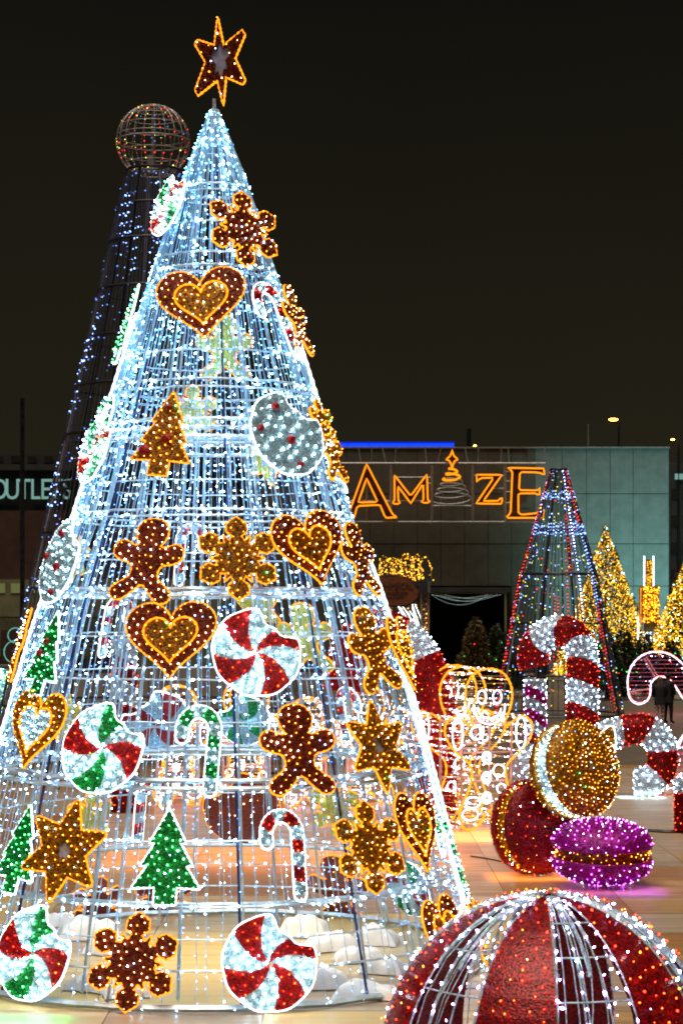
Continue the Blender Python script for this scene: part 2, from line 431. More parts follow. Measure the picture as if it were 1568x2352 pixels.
# ------------------------------------------------------------------ flat tinsel figures
SH = {}
def mir(h): h = np.array(h, float); return np.vstack([h, (h*[-1, 1])[::-1][1:-1]])
SH['ginger'] = catmull(mir([(0, .5), (.13, .465), (.195, .36), (.175, .25), (.13, .18), (.20, .165), (.33, .215), (.425, .15), (.42, .04), (.33, -.02), (.20, -.055), (.165, -.13), (.19, -.22), (.31, -.31), (.38, -.39), (.345, -.475), (.24, -.495), (.12, -.40), (.0, -.295)]), 4)
t_ = np.linspace(0, 2*pi, 61)[:-1]
SH['heart'] = np.c_[16*np.sin(t_)**3/31., (13*np.cos(t_)-5*np.cos(2*t_)-2*np.cos(3*t_)-np.cos(4*t_)+2.6)/29.]
sf = []
for k in range(6):
    for u_, w_ in ((.285, -.165), (.215, -.090), (.275, -.052), (.330, -.122), (.430, -.115), (.51, 0), (.430, .115), (.330, .122), (.275, .052), (.215, .090)):
        a = pi/2-k*pi/3; sf.append((u_*cos(a)+w_*sin(a), u_*sin(a)-w_*cos(a)))
SH['snow'] = np.array(sf)
st = []
for k in range(12):
    r_ = .5 if k % 2 == 0 else .265; a = pi/2-k*pi/6
    if k % 2 == 0: st += [(r_*.97*cos(a+.05), r_*.97*sin(a+.05)), (r_*cos(a), r_*sin(a)), (r_*.97*cos(a-.05), r_*.97*sin(a-.05))]
    else: st.append((r_*cos(a), r_*sin(a)))
SH['star'] = np.array(st)
SH['xtree'] = mir([(0, .5), (.19, .14), (.135, .135), (.275, -.10), (.205, -.10), (.36, -.335), (.115, -.32), (.115, -.5), (0, -.5)])
def disc(bite=True, r=.5, n_=72, ba=R(50)):
    P = []
    for t in np.arange(n_)*2*pi/n_:
        rr_ = r*(1+.012*sin(9*t))
        if bite:
            for off, br, dd in ((.20, .16, .50), (-.17, .15, .49)):
                cx_, cy_ = dd*cos(ba+off), dd*sin(ba+off)
                d = (cos(t), sin(t)); pr = cx_*d[0]+cy_*d[1]; q = pr*pr-(cx_*cx_+cy_*cy_-br*br)
                if q > 0 and pr > 0: rr_ = min(rr_, pr-sqrt(q))
        P.append((rr_*cos(t), rr_*sin(t)))
    return np.array(P)
SH['disc'] = disc()
def canepath(n_=60):
    P = [(.14, y) for y in np.linspace(-.43, .20, 34)]
    P += [(-.035+.175*cos(t), .225+.20*sin(t)) for t in np.linspace(0.05, pi, 24)]
    P += [(-.21, .17), (-.205, .13)]
    return resample(P, .0225, False)
BM = ['glow_warmwhite', 'glow_amber', 'glow_white', 'glow_blue', 'glow_green', 'glow_mint', 'glow_red', 'glow_redorange', 'glow_purple', 'glow_lilac']
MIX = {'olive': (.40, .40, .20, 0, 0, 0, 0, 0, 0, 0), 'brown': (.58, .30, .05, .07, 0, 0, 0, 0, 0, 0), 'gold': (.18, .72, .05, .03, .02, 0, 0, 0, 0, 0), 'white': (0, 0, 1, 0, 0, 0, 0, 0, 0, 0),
       'green': (0, 0, .05, .02, .70, .23, 0, 0, 0, 0), 'ball': (.02, .10, .03, .04, 0, 0, .50, .29, 0, .02), 'amber': (.08, .92, 0, 0, 0, 0, 0, 0, 0, 0), 'red': (.02, .03, 0, .03, 0, 0, .45, .44, 0, .03), 'darkred': (.05, .25, .03, .05, 0, 0, .32, .30, 0, 0),
       'purple': (0, 0, 0, .05, 0, 0, 0, 0, .60, .35), 'lilac': (0, 1, 0, 0, 0, 0, 0, 0, 0, 0), 'pink': (0, 0, .2, 0, 0, 0, 0, 0, .5, .3)}
def bulbset(P, N, colour, r, parent, out=.02, name='bulbs'):
    p = np.array(MIX[colour]); mm = rng.choice(10, len(P), p=p/p.sum())
    return MB().bulbs(P+N*out, r, 1.25, m=mm, D=N+rng.normal(size=N.shape)*.5).build(name, BM, parent, kind='stuff')
def panel(loops, colour, parent, z0=0, th=.03, dens=1.0, bulb=1.0, name='tinsel_panel', br=.0086, both=False, gap=.064):
    b_ = MB().poly(loops, z0, z0+th)
    V, F, M = b_.arrays(); a = V[F]; area = np.linalg.norm(np.cross(a[:, 1]-a[:, 0], a[:, 2]-a[:, 0]), axis=1).sum()/4
    n_ = int(2600*area*dens)+30
    base = MB(); base.add(V, F, M)
    P, N, _ = base.sample(int(area*1500*bulb)+40, (0, 0, 1)); P, N = spread(P, N, gap/sqrt(max(bulb, .05)))
    b_.tinsel(n_, .036, .011, front=(0, 0, 1)); 
    if both: b_.v.append(np.zeros((0, 3))); b_.f.append(np.zeros((0, 3), int)); b_.m.append(np.zeros(0, int))
    o_ = b_.build(name, 'tinsel_'+colour, parent)
    if bulb > 0 and len(P): bulbset(P, N, colour, br, o_)
    if both:
        P2, N2, _ = base.sample(int(area*500)+20, (0, 0, -1)); P2, N2 = spread(P2, N2, .16)
        if len(P2): bulbset(P2, N2, colour, br, o_)
    return o_
def frame_at(u, v, h, phi=None, back=False, rot=0, off=.06, lean=True):
    if phi is None:
        z = 3.9-(v-HOR)/205
        for _ in range(15):
            r = tr(z)+off; Y = TD
            for _ in range(6):
                dx = (u-CX)/FOC*Y-TX; dx = max(-r*.985, min(r*.985, dx))
                Y = TD+(1 if back else -1)*sqrt(r*r-dx*dx)
            z = CAMH-(v-HOR)/FOC*Y
        f = math.asin(dx/r)
        phi = pi-f if back else f
    else:
        phi = R(phi); z = 3.9-(v-HOR)/205
        for _ in range(10): Y = TD-(tr(z)+off)*cos(phi); z = CAMH-(v-HOR)/FOC*Y
    r = tr(z)+off
    al = R(16.5) if lean else 0
    n_ = Vector((sin(phi)*cos(al), -cos(phi)*cos(al), sin(al))); x_ = Vector((cos(phi), sin(phi), 0)); y_ = n_.cross(x_)
    M = Matrix((x_, y_, n_)).transposed().to_4x4(); M.translation = Vector((TX+r*sin(phi), TD-r*cos(phi), z))
    return M@Matrix.Rotation(R(rot), 4, 'Z'), h*Y/FOC
NAMES = {'ginger': ('gingerbread_figure', 'gingerbread figure'), 'heart': ('heart_cookie', 'heart ornament'), 'snow': ('snowflake_cookie', 'snowflake ornament'),
         'star': ('star_cookie', 'star ornament'), 'xtree': ('fir_tree_cookie', 'tree ornament'), 'cane': ('candy_cane', 'candy cane'), 'wheel': ('peppermint_candy', 'peppermint ornament'), 'disc': ('round_cookie', 'cookie ornament')}
def figure(kind, label, M, s, style='brown', both=False, rp=None, group=None, wx=1.0, bulb=1.0, dots=None):
    nm, cat = NAMES[kind]
    root = empty(nm, M, label, cat, group)
    rr = .0158
    def sc(P, k=1.0): return np.asarray(P)*[s*wx*k, s*k]
    if kind in ('ginger', 'snow', 'xtree', 'disc'):
        gp = .098 if (kind == 'disc' and style == 'white') else .063
        rc = rp or ('rope_orange' if style in ('brown', 'gold', 'olive') else 'rope_white')
        panel([sc(SH[kind])], style, root, bulb=bulb, both=both, gap=gp); rope(sc(SH[kind]), .02, rr, rc, root)
    elif kind == 'heart':
        panel([sc(SH['heart']), sc(SH['heart'], .60)[::-1]], style, root, bulb=bulb, both=both)
        panel([sc(SH['heart'], .59)], 'white' if style == 'gold' else 'gold', root, z0=.012, bulb=bulb, name='inner_heart', both=both)
        rope(sc(SH['heart']), .02, rr, rp or 'rope_orange', root); rope(sc(SH['heart'], .60), .05, rr*.9, rp or 'rope_orange', root, name='inner_rope_light')
    elif kind == 'star':
        hole = np.array([(rh*cos(a), rh*sin(a)) for a, rh in zip(np.linspace(0, 2*pi, 15)[:-1], [.10, .06, .12, .07, .11, .08, .13, .06, .10, .07, .12, .06, .11, .08])])
        panel([sc(SH['star']), sc(hole)[::-1]], style, root, bulb=bulb, both=both)
        b_ = MB().poly([sc(hole, 1.25)], -.006, .004); b_.build('centre_patch', 'tinsel_lilac', root)
        rope(sc(SH['star']), .02, rr, 'rope_orange', root)
    elif kind == 'wheel':
        O = sc(disc(True)); cols = style.split(); K = 8
        ang = np.arctan2(O[:, 1], O[:, 0]); rad = np.hypot(O[:, 0], O[:, 1])
        od = np.argsort(ang)
        def rho(t): return np.interp((t+pi) % (2*pi)-pi, ang[od], rad[od], period=2*pi)
        for k in range(K):
            cl = cols[k % len(cols)]; G = []
            for q in np.linspace(.0, 1, 8):
                row = []
                for f_ in np.linspace(0, 1, 7):
                    a_ = R(20)+2*pi*(k+f_*.985)/K-.95*q*(1-.25*q)+.4
                    p_ = rho(a_)*q*.99; row.append((p_*cos(a_), p_*sin(a_), .03))
                G.append(row)
            b_ = MB().grid(G); V, F, M_ = b_.arrays()
            V2 = V.copy(); V2[:, 2] = 0; nv = len(V)
            base = MB().add(V, F[:, ::1])
            P, N, _ = base.sample(260, None); N = np.tile([0, 0, 1.], (len(P), 1))
            P, N = spread(P, N, .082 if cl != 'white' else .07)
            b_.add(V2, F[:, ::-1])
            b_.tinsel(int(2600*pi*s*s/4/8)+20, .036, .011)
            o_ = b_.build('swirl_segment', 'tinsel_'+cl, root)
            bulbset(P, N, cl, .0115 if cl == 'white' else .009, o_)
        rope(O, .02, rr*.9, 'rope_white', root)
    elif kind == 'cane':
        Pc = canepath()*[s*wx, s]; cols = style.split(); q = len(Pc)
        T = np.gradient(Pc, axis=0); T /= np.linalg.norm(T, axis=1)[:, None]; Nn = np.c_[-T[:, 1], T[:, 0]]
        hw = .068*s*np.ones(q)
        ns = 9; cuts = np.linspace(0, q-1, ns+1).astype(int)
        for k in range(ns):
            cl = cols[k % 2]; i0, i1 = cuts[k], cuts[k+1]+1
            seg = np.arange(i0, i1); sh = .03*s
            Lp = Pc[seg]+Nn[seg]*hw[seg, None]+T[seg]*sh*(0 if k == 0 else 1); Rp = Pc[seg]-Nn[seg]*hw[seg, None]
            if k == ns-1: Lp = Lp[:-1] if len(Lp) > 2 else Lp
            panel([np.vstack([Rp, Lp[::-1]])], cl, root, name='stripe', bulb=1.3, gap=.07, both=both)
        e0 = Pc[0]+np.array([(hw[0]*cos(a), hw[0]*sin(a)) for a in np.linspace(pi, 2*pi, 8)[1:-1]])
        e1d = T[-1]; an = math.atan2(Nn[-1][1], Nn[-1][0])
        e1 = Pc[-1]+np.array([(hw[-1]*1.05*cos(a), hw[-1]*1.05*sin(a)) for a in np.linspace(an+pi, an+2*pi, 7)[1:-1]])
        Rp = Pc-Nn*hw[:, None]; Lp = Pc+Nn*hw[:, None]
        rope(np.vstack([e0, Rp, e1, Lp[::-1]]), .02, rr*.9, 'rope_white', root)
    if dots:
        for (dx, dy, dr) in dots:
            MB().ell((dx*s, dy*s, .05), (dr*s, dr*s, .035), 12, 8).build('red_dot' if style != 'gold' else 'red_dot', 'tinsel_red', root)
    return root
G1 = 'cookie and candy figures hung on the big light tree'
FIG = [
 ('wheel', 408, 470, 152, dict(phi=-60, rot=20), 'red white green white', 'uppermost bitten peppermint, seen edge on at the left under the tree tip'),
 ('snow', 558, 528, 188, dict(rot=-6), 'brown', 'brown snowflake cookie with orange rope edge, highest of the snowflakes, just below the tip'),
 ('heart', 465, 703, 180, dict(rot=7), 'brown', 'highest heart on the tree, brown with gold centre, above a pale yellow gingerbread figure'),
 ('cane', 632, 738, 190, dict(rot=12), 'white red', 'red and white candy cane right of the highest heart'),
 ('xtree', 318, 745, 190, dict(phi=-74, rot=-3), 'green', 'narrow green fir tree cookie on the left edge beside the highest heart'),
 ('ginger', 678, 735, 165, dict(phi=72), 'brown', 'gingerbread figure seen edge on at the right edge beside the highest candy cane'),
 ('disc', 657, 998, 200, dict(rot=3), 'white', 'pale blue round cookie with red dots and a bite, facing front right of the tree'),
 ('xtree', 382, 997, 205, dict(rot=-5), 'gold', 'gold fir tree cookie with red spots on the upper half of the tree'),
 ('cane', 262, 985, 160, dict(phi=-60, rot=-4), 'white green', 'green and white candy cane on the left edge above the side-on peppermint'),
 ('wheel', 226, 1032, 165, dict(phi=-62, rot=10), 'red white green white', 'bitten peppermint seen edge on at the left edge below the green cane'),
 ('snow', 742, 975, 120, dict(phi=66), 'gold', 'small gold snowflake on the right edge beside the round dotted cookie'),
 ('ginger', 775, 1040, 140, dict(phi=67), 'gold', 'small gold gingerbread figure on the right edge below the round dotted cookie'),
 ('disc', 136, 1290, 200, dict(phi=-60), 'white', 'pale blue red dotted cookie seen at a slant on the left edge of the tree'),
 ('ginger', 340, 1288, 200, dict(rot=-6), 'brown', 'dark brown gingerbread figure standing above the broad brown heart'),
 ('snow', 545, 1284, 196, dict(), 'gold', 'gold snowflake between the upper brown gingerbread figure and a heart'),
 ('heart', 713, 1265, 180, dict(rot=9), 'brown', 'brown and gold heart right of the middle gold snowflake'),
 ('ginger', 845, 1285, 175, dict(phi=62), 'brown', 'brown gingerbread figure seen at a slant by the sign of the wooden slice'),
 ('heart', 393, 1475, 186, dict(rot=2), 'brown', 'broad brown and gold heart touching the red peppermint, left middle of the tree'),
 ('wheel', 588, 1500, 206, dict(), 'red white', 'bitten red and white peppermint beside the broad heart at mid height'),
 ('ginger', 852, 1492, 200, dict(rot=5), 'gold', 'gold gingerbread figure leaning at the right of the tree above a gold star'),
 ('heart', 918, 1505, 180, dict(phi=76), 'brown', 'brown heart seen edge on at the right edge beside the gold gingerbread'),
 ('xtree', 138, 1500, 200, dict(phi=-50, rot=-2), 'green', 'green fir tree cookie with white edge high on the left side above a green peppermint'),
 ('ginger', 70, 1480, 170, dict(phi=-77, rot=-4), 'brown', 'brown figure seen edge on at the far left below the pale cookie'),
 ('heart', 32, 1680, 185, dict(phi=-47, rot=-4), 'gold', 'gold heart with white centre cut by the left side of the photo'),
 ('wheel', 238, 1720, 210, dict(), 'white green white red', 'green, red and white peppermint with a bite, left of the green cane'),
 ('cane', 460, 1725, 214, dict(rot=-4), 'white green', 'green and white candy cane in the middle of the tree, facing front'),
 ('ginger', 683, 1722, 212, dict(), 'brown', 'very dark gingerbread figure between the green cane and a gold star'),
 ('star', 866, 1715, 215, dict(rot=-3), 'gold', 'gold six point star with a bare centre on the right side of the tree'),
 ('xtree', 36, 1950, 205, dict(phi=-43, rot=-2), 'green', 'green fir tree cookie at the far left beside a gold star'),
 ('star', 150, 1955, 240, dict(rot=-8), 'gold', 'gold six point star with a bare centre on the left side, low on the tree'),
 ('xtree', 385, 1968, 222, dict(), 'green', 'green fir tree cookie facing front, right of the low gold star'),
 ('cane', 655, 1965, 214, dict(rot=-2), 'white red', 'red and white candy cane above the lowest red peppermint'),
 ('snow', 846, 1947, 212, dict(rot=-3), 'gold', 'gold snowflake low on the right side beside a narrow heart'),
 ('heart', 958, 1915, 190, dict(rot=-3), 'brown', 'narrow brown heart with gold centre low on the right side of the tree'),
 ('wheel', 80, 2190, 216, dict(), 'white green white red', 'green, red and white peppermint at the foot of the tree, lower left corner'),
 ('snow', 307, 2210, 224, dict(rot=-4), 'brown', 'dark brown snowflake at the foot of the tree between two peppermints'),
 ('wheel', 618, 2213, 220, dict(), 'red white', 'lowest red and white peppermint with a bite, right of the dark snowflake'),
 ('heart', 985, 2155, 190, dict(phi=58, rot=4), 'brown', 'brown heart low behind the red striped ball'),
 ('cane', 1052, 1975, 215, dict(phi=70), 'white green', 'candy cane seen edge on at the lower right edge of the tree'),
 ('snow', 1088, 2130, 170, dict(phi=76), 'gold', 'gold figure seen edge on above the red striped ball'),
 # on the far side, seen through the strings
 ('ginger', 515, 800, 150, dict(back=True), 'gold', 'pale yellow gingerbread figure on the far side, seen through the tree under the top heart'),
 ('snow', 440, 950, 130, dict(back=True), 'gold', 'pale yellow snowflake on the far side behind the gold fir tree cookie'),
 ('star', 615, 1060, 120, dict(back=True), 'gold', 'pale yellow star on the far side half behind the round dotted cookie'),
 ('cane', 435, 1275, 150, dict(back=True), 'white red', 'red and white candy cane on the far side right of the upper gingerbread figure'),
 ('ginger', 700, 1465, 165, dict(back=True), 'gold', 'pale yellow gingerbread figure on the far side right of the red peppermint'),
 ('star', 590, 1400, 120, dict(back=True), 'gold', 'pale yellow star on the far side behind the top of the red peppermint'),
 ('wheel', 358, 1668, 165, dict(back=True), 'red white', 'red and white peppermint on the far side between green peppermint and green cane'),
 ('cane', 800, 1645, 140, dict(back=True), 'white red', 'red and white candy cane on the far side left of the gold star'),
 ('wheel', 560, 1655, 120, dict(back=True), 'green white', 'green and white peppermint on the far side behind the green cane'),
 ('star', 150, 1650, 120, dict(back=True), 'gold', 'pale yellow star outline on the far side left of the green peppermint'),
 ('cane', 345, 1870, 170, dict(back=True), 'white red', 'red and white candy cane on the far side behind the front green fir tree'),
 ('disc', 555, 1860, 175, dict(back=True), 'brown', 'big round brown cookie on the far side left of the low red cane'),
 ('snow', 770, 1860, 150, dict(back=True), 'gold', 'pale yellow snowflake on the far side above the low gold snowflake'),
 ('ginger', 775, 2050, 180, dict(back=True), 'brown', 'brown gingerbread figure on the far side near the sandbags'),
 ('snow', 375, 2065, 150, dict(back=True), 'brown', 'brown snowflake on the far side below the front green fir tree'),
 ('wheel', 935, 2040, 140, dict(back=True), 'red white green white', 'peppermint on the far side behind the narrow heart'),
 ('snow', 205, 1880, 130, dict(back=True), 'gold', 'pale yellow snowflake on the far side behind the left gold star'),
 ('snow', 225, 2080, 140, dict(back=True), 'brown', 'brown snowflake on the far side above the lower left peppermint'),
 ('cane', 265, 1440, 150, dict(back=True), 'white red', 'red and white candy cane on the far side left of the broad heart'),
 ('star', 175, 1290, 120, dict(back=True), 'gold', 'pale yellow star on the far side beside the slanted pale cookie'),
]
for kind, u, v, h, kw, style, label in FIG:
    M, s = frame_at(u, v, h, **kw)
    bk = kw.get('back', False)
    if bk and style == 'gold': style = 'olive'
    dots = None; wx = 1.0
    if kind == 'disc' and style == 'white': dots = [(-.10, .33, .05), (-.38, .06, .045), (.02, -.08, .06), (.07, -.38, .04)]
    if kind == 'xtree' and style == 'gold': dots = [(.0, .30, .04), (.04, -.07, .06), (-.20, -.22, .07)]
    if kind == 'heart': wx = {958: .84, 985: .82}.get(u, 1.10)
    if kind == 'xtree' and v == 1500: dots = [(-.02, .12, .045), (-.1, -.02, .05)]
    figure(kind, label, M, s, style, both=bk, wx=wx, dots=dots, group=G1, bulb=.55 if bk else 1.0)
# topper star, turned a little away
M = Matrix.Translation(at(508, 145, 21.5)+Vector((0, -.05, 0)))@Matrix.Rotation(R(-22), 4, 'Z')@Matrix.Rotation(R(88), 4, 'X')@Matrix.Rotation(R(4), 4, 'Z')
sroot = empty('tree_topper', M, 'brown six point star with orange rope edge on the very tip of the big tree', 'star')
so = np.array([(-.0, .5), (.065, .17), (.36, .30), (.40, .24), (.235, .0), (.37, -.27), (.33, -.31), (.08, -.19), (.02, -.5), (-.05, -.21), (-.36, -.34), (-.40, -.27), (-.22, .02), (-.37, .25), (-.33, .29), (-.07, .19)])*[.80, 1.0]
hole = np.array([(0, .24), (.06, .13), (.18, .17), (.17, .04), (.09, .0), (.15, -.09), (.05, -.11), (.02, -.24), (-.04, -.11), (-.14, -.14), (-.09, -.02), (-.17, .06), (-.14, .15), (-.06, .12)])*[.70, 1.0]
panel([so, hole[::-1]], 'brown', sroot, bulb=.45); MB().poly([hole*1.12], -.01, .002).build('centre_patch', 'tinsel_lilac', sroot)
rope(so, .02, .017, 'rope_orange', sroot)

# ------------------------------------------------------------------ sandbags inside the tree
def bag(u, v, w_, h_, label, rz):
    Y = gy(v+h_/2); c = at(u, v+h_/2, Y); L = w_/FOC*Y; H = h_/FOC*Y; P = []
    q = random.Random(u); ph = [q.uniform(0, 6) for _ in range(5)]
    for i in np.linspace(-1, 1, 27):
        row = []
        for j in np.linspace(-1, 1, 17):
            e_ = ((1-i**4)*(1-j**4))**.55
            wr = .9+.10*sin(5*i+3*j+ph[0])+.05*sin(9*i-5*j+ph[1])+.035*sin(8*j+4*i+ph[2])+.08*sin(3*i+ph[3])
            x = i*L/2*(1-.10*(1-j*j))*(1+.03*sin(9*j+ph[4])); y = j*L*.30*(1-.14*(1-i*i))*(1+.05*sin(8*i+ph[3]))
            row.append((x, y, .012+H*e_*wr*.85))
        P.append(row)
    bt = [[(x, y, 0) for x, y, z in r] for r in P][::-1]
    o_ = MB().grid(P).grid(bt).build('sandbag', 'sandbag', smooth=True)
    o_.location = (c.x, Y, .002); o_.rotation_euler = (0, 0, R(rz))
    tag(o_, label, 'sandbag', 'white sandbags weighing down the tree frame')
for a in ((205, 2128, 150, 55, 'white sandbag at the back left above the dark snowflake', 10), (245, 2165, 110, 45, 'white sandbag leaning right of the back left one', 60),
          (210, 2255, 120, 40, 'white sandbag between the lower left peppermint and the dark snowflake', -25), (290, 2275, 110, 30, 'flat sandbag partly behind the dark snowflake', 15),
          (700, 2122, 115, 60, 'tall white sandbag behind the lowest red cane', -15), (760, 2160, 130, 45, 'white sandbag at the foot of the far gingerbread figure', 20),
          (860, 2145, 110, 50, 'white sandbag right of the far gingerbread figure', -10), (825, 2190, 120, 40, 'white sandbag beside the dark blue rib', 5),
          (880, 2215, 110, 42, 'white sandbag nearest the red ball on the inner row', -20), (740, 2245, 140, 48, 'bluish white sandbag touching the lowest peppermint', 12),
          (840, 2270, 150, 42, 'bluish white sandbag at the front right by the base hoop', -8), (130, 2110, 90, 35, 'small white sandbag at far back left', 30)):
    bag(*a)

# ------------------------------------------------------------------ foreground striped ball
BY = 12.2; sc_ = FOC/BY; bc = at(1254, 2434, BY); BR = 379/sc_
ball = empty('striped_ball', Vector((bc.x, BY, 0)), 'large foreground ball of dark red tinsel bands and open white light bands', 'light ball')
bz = bc.z
def sp(az, el, r): return (r*cos(el)*sin(az), -r*cos(el)*cos(az), bz+r*sin(el))
for k in range(12):
    a0 = R(-32+30*k); a1 = a0+R(30); els = np.linspace(R(-55), R(86), 22)
    if k % 2 == 0:
        b_ = MB().grid([[sp(a, e_, BR) for a in np.linspace(a0, a1, 9)] for e_ in els])
        b_.grid([[sp(a, e_, BR-.035) for a in np.linspace(a1, a0, 9)] for e_ in els])
        base = MB().grid([[sp(a, e_, BR) for a in np.linspace(a0, a1, 9)] for e_ in els])
        b_.tinsel(15000, .030, .013)
        o_ = b_.build('tinsel_band', 'tinsel_ball', ball)
        P, N, _ = base.sample(900); N = (P-[0, 0, bz])/BR; P, N = spread(P, N, .070)
        bulbset(P, N, 'ball', .0068, o_, out=.03)
    else:
        b_ = MB()
        for a in np.linspace(a0, a1, 4): b_.tube([sp(a, e_, BR) for e_ in els], .0065, 4)
        for e_ in np.linspace(R(-50), R(80), 9): b_.tube([sp(a, e_, BR) for a in np.linspace(a0, a1, 5)], .006, 4)
        for i in range(6):
            q0, q1 = rng.uniform(a0, a1, 2); b_.tube([sp(q0+(q1-q0)*t, R(86)*(1-t)-.5*t, BR+.004) for t in np.linspace(0, 1, 9)], .0045, 4)
        o_ = b_.build('wire_band', 'tinsel_white', ball)
        P = []
        for a in np.linspace(a0+.02, a1-.02, 4):
            for e_ in np.arange(R(-40), R(84), .10): P.append(sp(a+rng.normal(0, .012), e_+rng.normal(0, .02), BR+.01))
        P = np.array(P); N = (P-[0, 0, bz])/BR
        MB().bulbs(P, .0080, 1.7, m=(rng.random(len(P)) < .15).astype(int), D=N+rng.normal(size=N.shape)).build('bulbs', ['glow_lilac', 'glow_blue'], o_, kind='stuff').data.materials[1] = MATS['glow_white']
        # tinsel garland sheath near the crown
        g = MB()
        for a in (a0, (a0+a1)/2): g.tube([sp(a, e_, BR) for e_ in np.linspace(R(40), R(85), 12)], .012, 5)
        g.tinsel(900, .03, .006); g.build('garland', 'tinsel_white', ball)

# ------------------------------------------------------------------ macarons
def macaron(label, c, axis, Rm, cols, hs=.44, gap_=.17, ring_col='gold', nb=(300, 120, 300)):
    z_ = Vector(axis).normalized(); x_ = Vector((0, 0, 1)).cross(z_) if abs(z_.z) < .9 else Vector((1, 0, 0)); x_.normalize(); y_ = z_.cross(x_)
    M = Matrix((x_, y_, z_)).transposed().to_4x4(); M.translation = Vector(c)
    root = empty('macaron', M, label, 'macaron', 'giant macarons piled on the plaza')
    for sgn, cl, n_ in ((1, cols[0], nb[0]), (-1, cols[2], nb[2])):
        pr = [(Rm*sin(t)**.8 if t > 0 else 0.001, sgn*(gap_*Rm*.55+hs*Rm*cos(t)**.9)) for t in np.linspace(0, pi/2, 14)]
        pr += [(Rm*.985, sgn*gap_*Rm*.5), (Rm*.80, sgn*gap_*Rm*.5)]
        if sgn > 0: pr = pr[::-1]
        base = MB().lathe(pr, 44)
        b_ = MB().lathe(pr, 44); V, F, M_ = base.arrays()
        P, N, _ = base.sample(n_*3)
        cen = np.array((0, 0, 0.)); fl = ((P-cen)*N).sum(1) < 0; N[fl] *= -1
        P, N = spread(P, N, .9*Rm/sqrt(n_)*1.6)
        # strands always outward
        q = 6500; PP, NN, MM = base.sample(q); fl = (PP*NN).sum(1) < 0; NN[fl] *= -1
        d = NN+.7*rng.normal(size=(q, 3)); d /= np.linalg.norm(d, axis=1)[:, None]; sd = np.cross(d, rng.normal(size=(q, 3))); sd /= np.linalg.norm(sd, axis=1)[:, None]
        b_.add(np.stack([PP-sd*.006, PP+sd*.006, PP+d*.035], 1).reshape(-1, 3), np.arange(3*q).reshape(-1, 3))
        o_ = b_.build('shell', 'tinsel_'+cl, root, smooth=False); bulbset(P, N, cl, .0078, o_, out=.025)
    b_ = MB().lathe([(Rm*.90, -gap_*Rm*.5), (Rm*.93, 0), (Rm*.90, gap_*Rm*.5)], 44)
    P, N, _ = b_.sample(nb[1]*3); N = P*[1, 1, 0]; N = N/np.linalg.norm(N, axis=1)[:, None]; P, N = spread(P, N, .055)
    b_.tinsel(1500, .035, .011)
    o_ = b_.build('filling', 'tinsel_'+cols[1], root); bulbset(P, N, cols[1] if cols[1] != 'brown' else 'amber', .0085, o_, out=.035)
    a = np.arange(40)*2*pi/40
    for sgn in (1, -1):
        rp = .95*Rm; col = 'glow_redorange' if ring_col == 'gold' else 'rope_white'
        # broken runs of bright lights round the rim
        t = rng.random(150)*2*pi; t = t[(np.sin(t*5+sgn) > -.3)]
        MB().bulbs(np.c_[rp*np.cos(t), rp*np.sin(t), sgn*gap_*Rm*.58+rng.normal(0, .006, len(t))], .0080, 1.5, D=np.c_[-np.sin(t), np.cos(t), 0*t]).build('rim_lights', col, root, kind='stuff')
    return root
Yp = 27.2; c = at(1381, 1965, Yp)
macaron('purple macaron lying flat in front of the red and gold ones', (c.x, Yp, .475), (.02, -.05, 1), .70, ('purple', 'brown', 'purple'), hs=.50, gap_=.22, nb=(170, 45, 170))
Yr = 28.3; c = at(1228, 1912, Yr)
rm = macaron('dark red macaron standing on its edge left of the purple one', (c.x, Yr, .70), (.55, -.80, .10), .69, ('darkred', 'gold', 'darkred'), hs=.30, gap_=.34, nb=(70, 160, 50))
Yg = 28.0; c = at(1318, 1768, Yg)
gm = macaron('gold macaron with white filling resting on top of the red and purple ones', (c.x, Yg, c.z), (.62, -.76, .22), .70, ('gold', 'white', 'gold'), hs=.38, gap_=.34, ring_col='white', nb=(380, 170, 160))
# small pointed leaf behind the gold macaron
Ml = Matrix.Translation(at(1392, 1705, 28.6))@Matrix.Rotation(R(90), 4, 'X')@Matrix.Rotation(R(-14), 4, 'Z')
lf = empty('tinsel_leaf', Ml, 'gold tinsel tip with white rope edge poking out behind the gold macaron', 'leaf ornament')
lo = catmull([(0, .26), (.11, .10), (.14, -.15), (0, -.42), (-.16, -.2), (-.14, .06)], 4)
panel([lo], 'gold', lf, bulb=.6); rope(lo, .03, .012, 'rope_white', lf)

